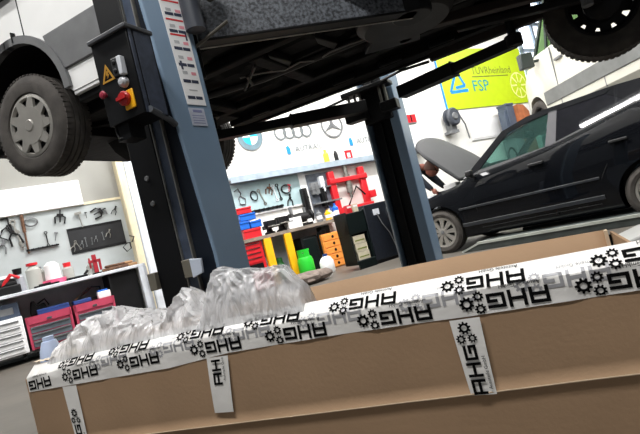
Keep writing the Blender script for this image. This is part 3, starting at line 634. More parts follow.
# ------------------------------------------------------------------ wheels
def tyre_prof(R, ri, w):
    h = w/2
    return [(ri, -h*.80), (ri+.01, -h*.95), (ri+(R-ri)*.5, -h*1.04), (R-.02, -h*.92), (R-.004, -h*.78), (R, -h*.6), (R, -h*.36), (R-.009, -h*.34), (R-.009, -h*.28), (R, -h*.26), (R+.001, -h*.02), (R-.009, 0), (R-.009, h*.06), (R+.001, h*.08), (R, h*.34), (R-.009, h*.36), (R-.009, h*.42), (R, h*.44), (R, h*.62), (R-.004, h*.78), (R-.02, h*.92), (ri+(R-ri)*.5, h*1.04), (ri+.01, h*.95), (ri, h*.80)]
def wheel(parent, loc, rz, R, w, ri, style, rot=0):
    """wheel with its axle along local y, outer face towards -y"""
    m = MB(); m.lathe(tyre_prof(R, ri, w), axis=(0, 1, 0), seg=56)
    for k in range(60):                                   # tread blocks at both shoulders
        M_ = Matrix.Rotation(2*pi*k/60, 4, 'Y')
        m.bx(-.012, .012, -w*.43, -w*.2, R-.008, R+.0015, 0, M_); m.bx(-.012, .012, w*.22, w*.43, R-.008, R+.0015, 0, M_)
    o = m.build('wheel', RUB, parent, merge=False, loc=loc, rot=(0, 0, rz))
    h = w/2
    m = MB(); m.lathe([(ri+.004, -h*.85), (ri-.012, -h*.8), (ri-.03, -h*.5), (ri-.035, h*.5), (ri-.012, h*.8), (ri+.004, h*.85)], axis=(0, 1, 0), seg=40); m.build('rim', RIMS if style != 'steel' else UNDER2, o)
    m = MB(); y0 = -h*.35                                  # wheel disc with ventilation gaps
    m.lathe([(0, y0), (ri*.62, y0), (ri*.66, y0+.02), (0, y0+.02)], axis=(0, 1, 0), seg=32)
    for k in range(10): m.bx(-ri*.16, ri*.16, y0, y0+.012, ri*.58, ri*.95, 0, Matrix.Rotation(2*pi*k/10, 4, 'Y'))
    m.build('disc', UNDER2 if style == 'steel' or style == 'cap' else RIMD, o)
    m = MB(); m.lathe([(0, -h*.1), (ri*.5, -h*.1), (ri*.52, h*.7), (ri*.3, h*.9), (0, h*.95)], axis=(0, 1, 0), seg=28); m.build('brake_drum', BLKM, o)
    if style == 'cap':
        y1 = -h*.78; m = MB()
        m.lathe([(ri*.98, y1+.0), (ri*.99, y1-.012), (ri*.9, y1-.018), (ri*.86, y1+.0)], axis=(0, 1, 0), seg=48)
        m.lathe([(0, y1-.03), (ri*.16, y1-.03), (ri*.2, y1-.024), (ri*.60, y1-.022), (ri*.64, y1)], axis=(0, 1, 0), seg=36)
        for k in range(9):
            M_ = Matrix.Rotation(2*pi*k/9+.2+rot, 4, 'Y')
            m.prism([M_ @ Vector((x*ri, y1-.02, z*ri)) for x, z in ((-.19, .5), (.19, .5), (.1, .9), (-.1, .9))], (0, .02, 0))
        m.build('hubcap', RIMS, o)
        m = MB(); m.lathe([(0, y1+.012), (ri*.9, y1+.012)], axis=(0, 1, 0), seg=36); m.build('hubcap_back', RIMD, o)
    if style == 'alloy':
        y1 = -h*.72; m = MB()
        m.lathe([(ri*.99, y1), (ri*.99, y1-.015), (ri*.88, y1-.012), (ri*.86, y1+.02)], axis=(0, 1, 0), seg=48)
        m.lathe([(0, y1-.012), (ri*.22, y1-.012), (ri*.28, y1+.02)], axis=(0, 1, 0), seg=28)
        for k in range(9):
            M_ = Matrix.Rotation(2*pi*k/9+rot, 4, 'Y')
            m.prism([M_ @ Vector((x*ri, y1-.006, z*ri)) for x, z in ((-.085, .2), (.085, .2), (.17, .9), (-.17, .9))], (0, .025, 0))
        m.build('spokes', RIMS, o)
        m = MB(); m.lathe([(0, y1-.02), (ri*.12, y1-.018), (ri*.14, y1-.01)], axis=(0, 1, 0), seg=20); m.build('centre_cap', GREY, o)
    return o
# ------------------------------------------------------------------ near lift post
LP = thing('lift_post', 'near blue grey car lift post with a black control box and warning sticker', 'car lift', POST.o, POST.rot, 'posts of the two post car lift')
m = MB(); tp = lambda z: -.062*(z-.8)                    # the pressed post's front corner leans in with height
z0_, z1_ = 0, 2.75
cs = [[m.bm.verts.new(q) for q in ((-.3, 0, z), (tp(z), 0, z), (0, .22, z), (-.3, .22, z))] for z in [z0_]+[.8+(z1_-.8)*k/30 for k in range(31)]]
cs[0][1].co.x = 0
for a_, b_ in zip(cs, cs[1:]):
    for k in range(4): m.bm.faces.new((a_[k], a_[(k+1) % 4], b_[(k+1) % 4], b_[k]))
m.bm.faces.new(cs[0]); m.bm.faces.new(cs[-1][::-1]); m.build('column', [PAINT], LP, bevel=.01, seg=3)
m = MB(); m.bx(-.303, -.158, -.03, .0, .02, 2.7); m.build('cable_cover', BLACK, LP, bevel=.004)
m = MB(); m.bx(-.156, -.1, -.016, .002, .02, 2.7); m.bx(-.160, -.152, -.026, .002, .02, 2.7, 1); m.bx(-.104, -.098, -.022, .002, .02, 2.7, 1); m.build('rail', [RAILM, STEEL], LP)
m = MB(); m.prism([(-.097, -.004, .02), (-.012, -.004, .02), (-.012, -.004, .8), (tp(2.1)-.012, -.004, 2.1), (-.097, -.004, 2.1)], (0, .006, 0)); m.build('shaded_face', DPAINT_SHADE, LP)  # dark sheet that paints the shade on the post's outer face
m = MB(); m.bx(-.45, .12, -.08, .35, 0, .02); m.build('base_plate', DPAINT_SHADE, LP, bevel=.004)
for (n0, n1, z0_, z1_) in ((.082, .186, 1.44, 1.94),):
    m = MB(); [m.bx(0, .002, n0, n1, z0_+(z1_-z0_)*k/10, z0_+(z1_-z0_)*(k+1)/10, 0) for k in range(10)]
    ys = [(.018, 1), (.05, 3), (.075, 2), (.105, 1), (.125, 3), (.155, 2), (.175, 1), (.2, 3), (.235, 2), (.27, 3), (.31, 2), (.34, 3), (.385, 2), (.43, 4), (.46, 2)]
    for i, (dz, k) in enumerate(ys):
        w_ = (n1-n0)
        if k == 1: m.bx(.0015, .003, n0+.01, n1-.012, z1_-dz-.008, z1_-dz, 1)
        elif k == 2: m.bx(.0015, .003, n0+.012, n0+w_*.5, z1_-dz-.014, z1_-dz, 2); m.bx(.0015, .003, n0+w_*.54, n1-.012, z1_-dz-.014, z1_-dz, 2)
        elif k == 3: m.bx(.0015, .003, n0+.02, n0+.045, z1_-dz-.02, z1_-dz-.006, 3); m.bx(.0015, .003, n0+.065, n0+.09, z1_-dz-.022, z1_-dz-.008, 4)
        else: m.bx(.0015, .003, n0+.03, n1-.03, z1_-dz-.005, z1_-dz, 3)
    m.bx(.0015, .003, n0+.02, n0+.03, z1_-.34, z1_-.3, 2); m.bx(.0015, .003, n1-.02, n1-.012, z1_-.2, z1_-.16, 2)
    for v in m.bm.verts: v.co.x += tp(v.co.z)*(1-v.co.y/.22)+.002
    m.build('warning_sticker', [WHITE, RED, mat('navy_print', (50, 56, 76), .5), mat('grey_print', (178, 180, 182), .5), mat('pink_print', (226, 150, 160), .5)], LP, smooth=0)
m = MB(); m.bx(0, .002, .08, .165, 1.345, 1.425, 0); m.bx(.0015, .003, .1, .15, 1.405, 1.417, 1)
for k in range(4): m.bx(.0015, .003, .09, .155, 1.356+.011*k, 1.359+.011*k, 1)

for v in m.bm.verts: v.co.x += tp(v.co.z)*(1-v.co.y/.22)+.002
m.build('data_sticker', [mat('pale_sticker', (176, 182, 196), .5), mat('violet_print', (120, 124, 160), .5)], LP, smooth=0)
# control box
m = MB(); m.bx(-.175, .012, -.22, -.09, 1.36, 1.69, 0); m.bx(.0125, .016, -.212, -.195, 1.36, 1.69, 1); m.bx(.0125, .015, -.185, -.1, 1.36, 1.69, 1); m.bx(-.15, -.05, -.09, -.03, 1.4, 1.65, 0)
cb = m.build('control_box', [BLACK, mat('box_side_grey', (52, 60, 76), .55, var=.25, scale=30)], LP, bevel=.004)
m = MB(); m.bx(-.183, .022, -.23, -.085, 1.685, 1.703); m.build('lid', mat('lid_grey', (66, 68, 72), .5), cb, bevel=.004)
def cbp(px, py): return POST.at(px, py, -.225)
a, z = cbp(130, 99); m = MB(); m.bx(a-.03, a+.022, -.228, -.22, z-.036, z+.036); m.build('switch_plate', YEL, cb, bevel=.003)
a, z = cbp(126, 99); m = MB(); m.lathe([(0, -.246), (.022, -.246), (.027, -.24), (.027, -.22)], (a+.002, 0, z), (0, 1, 0), 24); m.bx(a-.022, a+.026, -.254, -.244, z-.006, z+.006)
m.build('main_switch', mat('switch_red', (170, 24, 28), .4), cb)
a, z = cbp(105.5, 95.5); m = MB(); m.lathe([(0, -.247), (.011, -.245), (.016, -.238), (.013, -.23), (.006, -.228), (.006, -.22)], (a, 0, z), (0, 1, 0), 18); m.build('push_button', mat('dull_red', (150, 30, 56), .5), cb)
a, z = cbp(124, 82); m = MB(); m.lathe([(0, -.245), (.012, -.243), (.02, -.235), (.021, -.22)], (a, 0, z), (0, 1, 0), 20); m.build('indicator_button', mat('satin_button', (190, 192, 196), .3), cb)
a, z = cbp(121, 67); m = MB(); m.bx(a-.026, a+.004, -.245, -.22, z-.035, z+.035, 0); m.bx(a+.004, a+.022, -.245, -.22, z-.035, z+.035, 1); m.lathe([(0, -.249), (.009, -.249), (.009, -.245)], (a-.011, 0, z+.016), (0, 1, 0), 12, 2); m.lathe([(0, -.249), (.009, -.249), (.009, -.245)], (a-.011, 0, z-.016), (0, 1, 0), 12, 2)
m.build('socket', [mat('dark_socket', (44, 46, 48), .4), LGREY, BLACK], cb, bevel=.003)
a, z = cbp(106.5, 74); m = MB(); relief(m, [[(a+x, z+y) for x, y in q] for q in ([(-.034, -.03), (.034, -.03), (.027, -.023), (-.022, -.023)], [(-.034, -.03), (-.022, -.023), (0, .022), (0, .038)], [(.034, -.03), (0, .038), (0, .022), (.022, -.023)], [(-.004, .012), (.008, .012), (.002, -.002), (.01, -.002), (-.004, -.018), (.0, -.004), (-.008, -.004)])], 0, .002)
bmesh.ops.translate(m.bm, verts=m.bm.verts[:], vec=(0, -.222, 0)); m.build('warning_triangle', mat('warning_amber', (190, 140, 40), .5), cb, smooth=0)
m = MB(); m.tube([(.02, -.2, 1.372), (.0, -.12, 1.365), (-.03, -.04, 1.36), (-.035, -.01, 1.345)], .013, 10); m.build('handle_bar', mat('handle_grey', (74, 78, 84), .45), LP)
# underside bits: valves below the box
m = MB(); m.tube([(-.165, -.2, 1.37), (-.165, -.2, 1.33), (-.16, -.2, 1.31), (-.1, -.18, 1.305)], .006); m.bx(-.17, -.1, -.2, -.12, 1.30, 1.36); m.build('valve_block', BLACK, LP)
# clamps
m = MB(); m.bx(-.148, -.1, -.045, .0, .72, .795); m.build('clamp', TAUPE, LP, bevel=.003)
m = MB(); m.prism([(-.1, -.052, .715), (-.046, -.052, .728), (-.04, -.052, .785), (-.098, -.052, .795)], (0, .012, 0)); m.build('clamp_plate', mat('bright_zinc', (196, 206, 222), .4), LP, bevel=.002)
m = MB(); m.bx(-.345, -.303, -.05, .02, .70, .775); m.build('clamp', TAUPE, LP, bevel=.003)
for z in (1.13, 1.02):
    m = MB(); m.lathe([(0, -.036), (.01, -.036), (.012, -.03)], (-.235, 0, z+.04), (0, 1, 0), 14); m.build('bolt', GREY, LP)
m = MB(); m.bx(-.28, -.04, .22, .30, 1.6, 2.15); m.build('carriage', BLKM, LP, bevel=.008)
m = MB(); m.tube([(.03, .2, 1.78), (.03, .2, 2.3)], .045, 16); m.bx(.1, .17, .17, .26, 1.9, 2.02, 1); m.tube([(-.02, .22, 1.72), (.17, .25, 1.78)], .008, 8, 1); m.build('cylinder', [mat('cylinder_grey', (60, 64, 72), .4), mat('dull_link', (74, 70, 62), .6)], LP)
def world_part(name, mats, parent, build, **k):      # part given in world coordinates under a placed parent
    m = MB(); build(m); o = m.build(name, mats, parent, **k)
    o.matrix_parent_inverse = Matrix.LocRotScale(parent.location, parent.rotation_euler, None).inverted(); return o
def near_arm(m):
    p0 = Vector((-.36, 2.30, 0)); p1 = Vector((.83, 2.60, 0)); d = (p1-p0).normalized(); n = Vector((-d.y, d.x, 0))
    def sec(q, z0, z1, w0, w1, mi): m.prism([q+n*w0+Vector((0, 0, z0)), q+n*w1+Vector((0, 0, z0)), q+n*w1+Vector((0, 0, z1)), q+n*w0+Vector((0, 0, z1))], (p1-p0)*.92, mi)
    sec(p0, 1.762, 1.965, -.078, -.0, 0); sec(p0, 1.752, 1.765, -.078, .0, 1); sec(p0, 1.747, 1.754, -.006, .004, 2)  # second slab blackens the arm's underside, shade put in as colour
    m.lathe([(0, 1.752), (.1, 1.752), (.11, 1.77), (.11, 1.96), (0, 1.96)], p1-d*.1, (0, 0, 1), 24, 1)
arm = world_part('swing_arm', [SPECK, BLACK, STEEL], LP, near_arm, bevel=.004)
def pad(m, x, y): m.lathe([(0, 1.9), (.06, 1.9), (.06, 1.98), (.075, 1.985), (.075, 2.012), (0, 2.012)], (x, y, 0), (0, 0, 1), 18)
world_part('lift_pad', BLACK, arm, lambda m: pad(m, .72, 2.66)).matrix_parent_inverse = arm.matrix_parent_inverse.copy()
arm.children[0].matrix_parent_inverse = (Matrix.LocRotScale(LP.location, LP.rotation_euler, None) @ arm.matrix_parent_inverse).inverted() if False else Matrix.Identity(4)
# ------------------------------------------------------------------ far lift post
FP = thing('lift_post', 'far dark lift post with blue edges standing right of the navy cabinet', 'car lift', FARP.o, FARP.rot, 'posts of the two post car lift')
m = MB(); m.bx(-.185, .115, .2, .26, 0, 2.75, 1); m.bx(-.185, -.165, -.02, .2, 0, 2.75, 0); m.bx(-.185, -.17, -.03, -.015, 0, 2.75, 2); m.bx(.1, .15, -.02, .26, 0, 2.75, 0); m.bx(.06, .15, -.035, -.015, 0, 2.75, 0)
m.build('column', [PAINT, DPAINT_SHADE, PAINTHI], FP, bevel=.006)
m = MB(); m.bx(-.06, -.045, .02, .2, .05, 2.6); m.bx(.02, .04, .05, .2, .05, 2.6); m.build('rail', BLKM, FP)
m = MB(); m.bx(-.14, .06, .06, .2, .05, 2.6); m.build('inner_channel', BLACK, FP)
m = MB(); m.bx(-.3, .3, -.1, .4, 0, .02); m.build('base_plate', DPAINT_SHADE, FP)
m = MB(); m.bx(-.16, .1, -.1, .02, 1.62, 1.9); m.bx(-.29, .17, -.22, -.06, 1.9, 1.94); m.build('carriage', BLKM, FP, bevel=.006)
for a in (-.24, -.18, -.13, .06, .11):
    m = MB(); m.lathe([(0, 1.72), (.013, 1.72), (.013, 1.9), (0, 1.9)], (a, -.16, 0), (0, 0, 1), 10); m.build('pin', STEEL, FP)
m = MB(); m.bx(-.3, -.1, -.22, -.1, 1.66, 1.75); m.bx(.05, .2, -.22, -.1, 1.66, 1.75); m.build('arm_hinge', BLKM, FP, bevel=.006)
def far_arm(x0, y0, x1, y1, z, ex):
    def f(m):
        p0 = Vector((x0, y0, z)); p1 = Vector((x1, y1, z)); k = p0.lerp(p1, .52)
        m.bar(p0, k, .12, .10); m.bar(p0.lerp(p1, .35), p1, .09, .075); m.bar(k-(p1-p0)*.012, k, .13, .112)
        m.lathe([(0, -.03), (.06, -.03), (.06, .05), (.03, .06), (.03, ex), (.06, ex), (.06, ex+.02), (0, ex+.02)], p1, (0, 0, 1), 18)
    return f
world_part('swing_arm', BLKM, FP, far_arm(.63, 4.38, -.68, 4.1, 1.755, .15), bevel=.004)
world_part('swing_arm', BLKM, FP, far_arm(.92, 4.12, 1.64, 3.46, 1.74, .17), bevel=.004)
m = MB(); m.tube([(-.15, -.1, 1.93), (-.45, -.25, 1.86), (-.75, -.3, 1.79)], .012); m.tube([(.1, -.2, 1.93), (.35, -.4, 1.9), (.6, -.5, 1.86)], .012); m.build('arm_cable', BLKM, FP)
# ------------------------------------------------------------------ lifted van
VN = thing('van', 'white van raised on the two post lift seen from below', 'van', VAN.o, VAN.rot)
def arc(cx, cz, r, a0, a1, n=14): return [(cx+r*cos(a0+(a1-a0)*i/n), cz+r*sin(a0+(a1-a0)*i/n)) for i in range(n+1)]
WC = 3.53
prof = [(-.92, 2.06), (-.5, 2.05)] + arc(-.04, 2.05, .455, pi, 0) + [(.45, 2.02), (WC-.5, 2.02)] + arc(WC, 2.03, .44, pi, 0) + [(4.35, 2.15), (4.42, 2.9), (4.3, 4.0), (.75, 4.0), (.0, 3.0), (-.8, 2.78), (-.95, 2.5)]
m = MB(); m.prism([(x, -.05, z) for x, z in prof], (0, 1.86, 0))
bm = m.bm; bm.normal_update()
body = m.build('body', [VANW, UNDER], VN, smooth=25)
for p in body.data.polygons:
    c = p.center
    if p.normal.z < -.15 and c.z < 2.45 or (abs(p.normal.y) < .5 and c.z < 2.52 and c.x > -.6): p.material_index = 1
m = MB(); m.prism([(x, -.066, z) for x, z in [(.37, 2.22)] + [(.43, 2.17), (WC-.45, 2.17), (WC-.47, 2.24), (WC-.43, 2.38), (WC-.5, 2.44), (.3, 2.44)]], (0, .02, 0)); m.build('lower_cladding', CLAD, VN, bevel=.006)
def archlip(cx, cz, y0):
    m = MB(); r0 = arc(cx, cz, .44, pi*1.0, 0, 24); r1 = arc(cx, cz, .492, pi*1.0, 0, 24)
    for a, b, c, d in zip(r0, r0[1:], r1[1:], r1): m.prism([(q[0], y0, q[1]) for q in (a, b, c, d)], (0, .05, 0))
    m.build('arch_moulding', CLAD, VN, smooth=40)
archlip(-.04, 2.05, -.075); archlip(WC, 2.05, -.075)
m = MB(); m.bx(.11, .12, -.0515, -.049, 2.52, 3.05); m.bx(.02, .03, -.08, -.049, 2.5, 2.57); m.build('panel_gap', BLACK, VN)
m = MB(); m.prism([(.02, -.056, 2.9), (.66, -.056, 3.72), (1.5, -.056, 3.72), (1.5, -.056, 2.9)], (0, .01, 0)); m.prism([(-.12, -.1, 2.82), (.1, -.1, 2.82), (.1, -.1, 3.05), (-.1, -.1, 3.1)], (0, .05, 0)); m.build('side_window', GLD, VN)
m = MB(); m.bx(.44, WC-.46, -.045, .04, 1.995, 2.03, 0); m.bx(.44, WC-.46, -.02, .03, 1.95, 2.0, 1); m.build('sill', [VANW, UNDER], VN, bevel=.006)
# underside
def floorpan(u, v):
    x = .46+u*(WC-.92); y = .03+v*1.72
    z = 2.0 + .018*noise.noise(Vector((x*2, y*3, 1))) + .03*(abs((y*4.2) % 1-.5) < .22) - .02*(abs((x*1.3) % 1-.5) < .12)
    return (x, y, z)
m = MB(); m.grid(floorpan, 70, 44); m.build('floor_pan', UNDER, VN, smooth=35)
for y in (.42, 1.28):
    m = MB(); m.bx(-.3, 3.9, y-.04, y+.04, 1.94, 2.0); m.build('chassis_rail', UNDER, VN, bevel=.01)
m = MB(); m.bx(.44, WC-.4, 1.62, 1.76, 1.93, 2.02)
for k in range(6): m.bx(.7+.42*k, .9+.42*k, 1.6, 1.63, 1.935, 1.985, 1)
m.bx(.44, WC-.4, 1.76, 1.81, 1.915, 2.03); m.build('far_sill', [UNDER, BLACK], VN, bevel=.008)
m = MB()
for x in (.75, 1.5, 2.3, 3.0): m.bx(x-.05, x+.05, .45, 1.25, 1.93, 2.0)
m.build('cross_members', UNDER, VN, bevel=.01)
m = MB(); m.tube([(.2, .75, 1.96), (.9, .74, 1.95), (1.3, .86, 1.95), (2.2, .9, 1.95), (3.1, .85, 1.93), (3.9, .8, 1.95)], .028, 10); m.build('exhaust', UNDER2, VN)
pts = [(240, 78), (262, 73), (285, 70), (300, 62), (318, 60), (330, 52), (350, 44), (365, 39)]
w2 = [VAN.w(0, 0, 0)]
def vloc(px, py, z):
    q = onz(px, py, z) - VAN.o; return (q.dot(VAN.d), q.dot(VAN.n), z)
m = MB(); m.tube([vloc(px, py, 1.93) for px, py in pts], .006, 6); m.build('brake_pipe', PIPE, VN)
m = MB(); m.tube([vloc(px, py, 1.9) for px, py in ((255, 66), (249, 80), (245, 90), (252, 84), (247, 76))], .012, 6); m.build('cable_loop', UNDER2, VN)
a = vloc(420, 8, 1.93)
m = MB(); m.lathe([(0, -.0), (.26, 0), (.3, .04), (.3, .16), (0, .16)], (a[0]-.1, a[1]-.02, 1.86), (0, 0, 1), 30); m.build('spare_wheel_well', UNDER2, VN)
for pp, zz in ((((365, 55), (420, 40), (420, 28), (372, 42)), 1.93), (((268, 56), (292, 62), (289, 68), (272, 62)), 1.945), (((315, 38), (338, 44), (334, 50), (318, 44)), 1.945)):
    m = MB(); m.prism([vloc(px, py, zz) for px, py in pp], (0, 0, .05)); m.build('bracket', UNDER2, VN, bevel=.006)
m = MB(); m.bar(vloc(398, 32, 1.9), vloc(565, -12, 1.9), .07, .06); m.bar(vloc(430, 58, 1.86), vloc(548, 12, 1.86), .06, .06); m.build('rusty_beam', RUSTY, VN, bevel=.006)
m = MB(); m.bx(WC-.05, WC+.05, .1, 1.6, 1.78, 1.88); m.lathe([(0, -.13), (.11, -.1), (.13, 0), (.11, .1), (0, .13)], (WC, .85, 1.83), (0, 1, 0), 18); m.bar((WC-.9, 1.45, 1.95), (WC, 1.42, 1.80), .06, .05); m.bar((WC-.9, .25, 1.95), (WC, .28, 1.80), .06, .05); m.build('rear_axle', UNDER2, VN, bevel=.006)
m = MB(); m.tube([(WC-.1, 1.38, 1.75), (WC-.08, 1.40, 2.1)], .035, 12); m.bar((WC-.25, 1.3, 1.95), (WC+.1, 1.46, 1.80), .03, .05); m.build('shock_absorber', GREY, VN)
m = MB(); m.bx(-.1, .1, .2, 1.5, 1.86, 1.94); m.lathe([(.05, -.2), (.3, -.15), (.32, .2), (0, .25)], (.1, .85, 2.0), (1, 0, 0), 16); m.bar((-.1, .25, 1.95), (.35, .5, 1.93), .06, .04); m.build('front_axle', UNDER, VN, bevel=.006)
m = MB(); m.bx(-.85, .6, .2, 1.55, 1.955, 2.02); m.build('engine_tray', UNDER, VN, bevel=.01)
wheel(VN, (-.06, .075, 1.955), .03, .348, .225, .215, 'cap', .1)
wheel(VN, (0, 1.70, 1.90), pi, .348, .225, .205, 'cap')
wheel(VN, (WC, .08, 1.85), 0, .348, .225, .205, 'cap')
wheel(VN, (WC, 1.62, 1.785), pi, .352, .225, .215, 'steel')
# ------------------------------------------------------------------ black car
BC = thing('car', 'black hatchback with its bonnet raised parked beyond the cardboard box', 'car', CAR.o, CAR.rot)
W2 = .885
ST = [(-.84, .62, .34, .40), (-.78, .70, .2, .25), (-.66, .75, .1, .19), (-.62, .76, .09, .18), (-.45, .79, .04, .17), (-.16, .83, .01, .17), (.1, .88, 0, .17), (.36, .92, 0, .17), (.42, .94, 0, .17), (.55, .99, 0, .17), (.75, 1.03, 0, .17), (1.2, 1.06, 0, .17), (1.7, 1.10, 0, .17), (2.15, 1.19, 0, .17), (2.6, 1.29, 0, .17), (3.05, 1.3, .03, .19), (3.35, 1.22, .1, .22), (3.45, 1.0, .25, .34)]
m = MB(); rows = []
for x, zw, yi, zb in ST:
    rec = -.65 < x < .38; zd = zw-.22 if rec else zw+.012
    L = [(yi+.1, zb), (yi+.03, zb+.03), (yi+.012, zb+.14), (yi+.0, zb+.2), (yi+.012, .5*(zb+zw)-.02), (yi+.005, .5*(zb+zw)+.06), (yi+.02, zw-.12), (yi+.05, zw-.04), (yi+.1, zw), (yi+.17, zw+.006), (yi+.2, zd)]
    pts = L + [(2*W2-y, z) for y, z in reversed(L)]
    rows.append([m.bm.verts.new((x, y, z)) for y, z in pts])
n = len(rows[0])
for a, b in zip(rows, rows[1:]):
    for k in range(n): m.bm.faces.new((a[k], a[(k+1) % n], b[(k+1) % n], b[k]))
m.bm.faces.new(rows[0]); m.bm.faces.new(rows[-1][::-1])
cbody = m.build('body', CARB, BC, smooth=50, merge=False)
cut = []
for x in (0, 2.66):
    mm = MB(); mm.lathe([(0, -.2), (.365, -.2), (.365, .3), (0, .3)], (x, 0, .33), (0, 1, 0), 40); c = mm.build('cut', RIMD, BC); cut.append(c)
    mm = MB(); mm.lathe([(0, 1.47), (.365, 1.47), (.365, 2.0), (0, 2.0)], (x, 0, .33), (0, 1, 0), 40); cut.append(mm.build('cut', RIMD, BC))
boolcut(cbody, cut)
for y0 in (0, 2*W2):
    sgn = 1 if y0 == 0 else -1
    for x in (0, 2.66): wheel(BC, (x, y0+sgn*.115, .312), 0 if sgn > 0 else pi, .312, .205, .215, 'alloy', .15)
def gp(x, z, o=0, far=False):
    y = .075 + (z-1.03)*.42 - o
    return (x, 2*W2-y if far else y, z)
frames = dict(a=[(.5, .98), (.72, 1.03), (1.17, 1.42), (1.45, 1.485), (1.73, 1.51), (1.73, 1.575), (1.45, 1.56), (1.1, 1.47)], b=[(1.62, 1.08), (1.715, 1.52), (1.815, 1.52), (1.75, 1.10)], r=[(1.73, 1.505), (2.38, 1.52), (2.46, 1.585), (1.73, 1.575)], c=[(2.36, 1.525), (2.64, 1.31), (2.5, 1.26), (3.3, 1.24), (3.2, 1.4), (2.95, 1.56), (2.46, 1.585)], s=[(.6, .995), (.72, 1.045), (1.2, 1.075), (1.66, 1.11), (1.8, 1.14), (2.64, 1.33), (2.66, 1.27), (1.75, 1.08), (1.2, 1.03)])
for far in (False, True):
    sg = -1 if far else 1
    for k, nm, mt in (('a', 'front_pillar', CARB), ('b', 'centre_pillar', PILL), ('r', 'roof_rail', CARB), ('c', 'rear_pillar', CARB), ('s', 'window_ledge', TRIMB)):
        mm = MB(); mm.prism([gp(x, z, 0, far) for x, z in frames[k]], (0, .03*sg, 0)); mm.build(nm, mt, BC, smooth=0)
    mm = MB(); mm.prism([gp(x, z, -.012, far) for x, z in [(.70, 1.04), (1.17, 1.425), (1.45, 1.49), (1.72, 1.515), (1.61, 1.10)]], (0, .005*sg, 0)); mm.build('front_side_window', GLT, BC)
    mm = MB(); mm.prism([gp(x, z, -.006, far) for x, z in [(1.745, 1.115), (1.81, 1.515), (2.38, 1.525), (2.64, 1.32)]], (0, .005*sg, 0)); mm.build('rear_side_window', GLD, BC)
    y = -.006 if not far else 2*W2-.012
    mm = MB(); mm.bx(.35, 2.14, y, y+.018, .565, .59, 0); mm.bx(.35, 2.14, y-.001, y+.019, .588, .594, 1); mm.build('side_moulding', [TRIMG, GREY], BC)
    mm = MB(); mm.bx(.36, 2.15, y-.004, y+.022, .33, .375, 0); mm.bx(.36, 2.15, y-.006, y+.022, .372, .378, 1); mm.build('sill_moulding', [TRIMG, GREY], BC)  # thin grey top strips of both mouldings are painted highlights
    mm = MB()
    for pl in ([(.62, .3), (.6, .7), (.68, 1.0)], [(1.6, .25), (1.66, .6), (1.72, 1.08)], [(2.12, .5), (2.3, .8), (2.55, 1.24)], [(.62, .28), (2.1, .28)]):
        mm.tube([(x, (.012 + (max(0, z-.8)*.16) if not far else 2*W2-.012-max(0, z-.8)*.16), z) for x, z in pl], .005, 6)
    mm.build('door_gap', BLACK, BC)
    for hx, hz, mt in ((1.5, .93, TRIMB), (2.42, .95, TRIMB)):
        yy = -.02 if not far else 2*W2-.005
        mm = MB(); mm.bx(hx-.1, hx+.09, yy, yy+.03, hz-.016, hz+.016); mm.build('door_handle', mt, BC, bevel=.008)
    yy = -.16 if not far else 2*W2
    mm = MB(); mm.bx(.62, .70, yy+.03, yy+.15, .99, 1.07); mm.bx(.64, .69, yy+.1*(1 if not far else 0), yy+.2, .96, 1.0); mm.build('wing_mirror', TRIMB, BC, bevel=.025, seg=3)
def roof(u, v):
    x = 1.02+u*2.05; t = 2*v-1
    zc = 1.40 + .225*sin(min(1, u*1.9+.0)*pi/2) - max(0, u-.75)*.25
    ys = .075+(zc-.04-1.03)*.42
    return (x, W2 + t*(W2-ys), zc - .05*t*t)
m = MB(); m.grid(roof, 24, 14)
o = m.build('roof', CARB, BC, smooth=60); sm = o.modifiers.new('solid', 'SOLIDIFY'); sm.thickness = .02
def wsc(u, v):
    t = 2*v-1; x = .5+u*.6+.06*(1-t*t)*-1; z = 1.0+u*.45; ys = .075+(z-1.03)*.42
    return (x, W2+t*(W2-ys-.02), z)
m = MB(); m.grid(wsc, 8, 12); m.build('windscreen', glass('clear_screen', (215, 235, 230), .85), BC)
m = MB(); m.prism([(3.0, .25, 1.54), (3.25, .22, 1.26), (3.25, 2*W2-.22, 1.26), (3.0, 2*W2-.25, 1.54)], (.01, 0, 0)); m.build('rear_window', GLD, BC)
for y in (.5, 1.27):
    m = MB(); m.bx(1.55, 1.7, y-.22, y+.22, .9, 1.28); m.bx(1.6, 1.68, y-.12, y+.12, 1.3, 1.42); m.build('seat', SEAT, BC, bevel=.04)
m = MB(); m.tube([(1.08, .5+.17*cos(i*pi/9), 1.08+.16*sin(i*pi/9)) for i in range(19)], .014); m.bx(.62, 1.0, .2, 1.57, 1.0, 1.1); m.build('dashboard', TRIMB, BC, bevel=.01)
m = MB(); m.bx(1.2, 1.24, .8, 1.05, 1.34, 1.42); m.tube([(1.2, .93, 1.4), (1.12, .93, 1.48)], .012); m.build('rear_view_mirror', TRIMB, BC, bevel=.01)
# raised bonnet
def hood(u, v):
    t = 2*v-1; hw = W2-.085-.12*max(0, u-.7)/.3*abs(t)**4
    x = .44 - .63*u - .10*u*u*(1-t*t); z = .985 + .64*u + .18*u*(1-t*t) - .05*max(0, u-.85)/.15*abs(t)**3
    return (x, W2+t*hw, z)
m = MB(); m.grid(hood, 18, 18); o = m.build('bonnet', [mat('bonnet_reflection_grey', (30, 31, 33), .6, var=.12, scale=5, spec=.25), mat('bonnet_liner', (84, 84, 84), .9)], BC, smooth=50)  # matte grey-black painted in for the ceiling's reflection on gloss black
sm = o.modifiers.new('solid', 'SOLIDIFY'); sm.thickness = .025; sm.material_offset = 0
m = MB(); m.tube([(.15, 1.5, .9), (-.1, 1.5, 1.5)], .01); m.build('bonnet_stay', GREY, BC)
m = MB(); m.bx(-.5, .15, .55, 1.3, .6, .82); m.bx(-.4, .1, .62, 1.2, .82, .86); m.build('engine', BLKM, BC, bevel=.02)
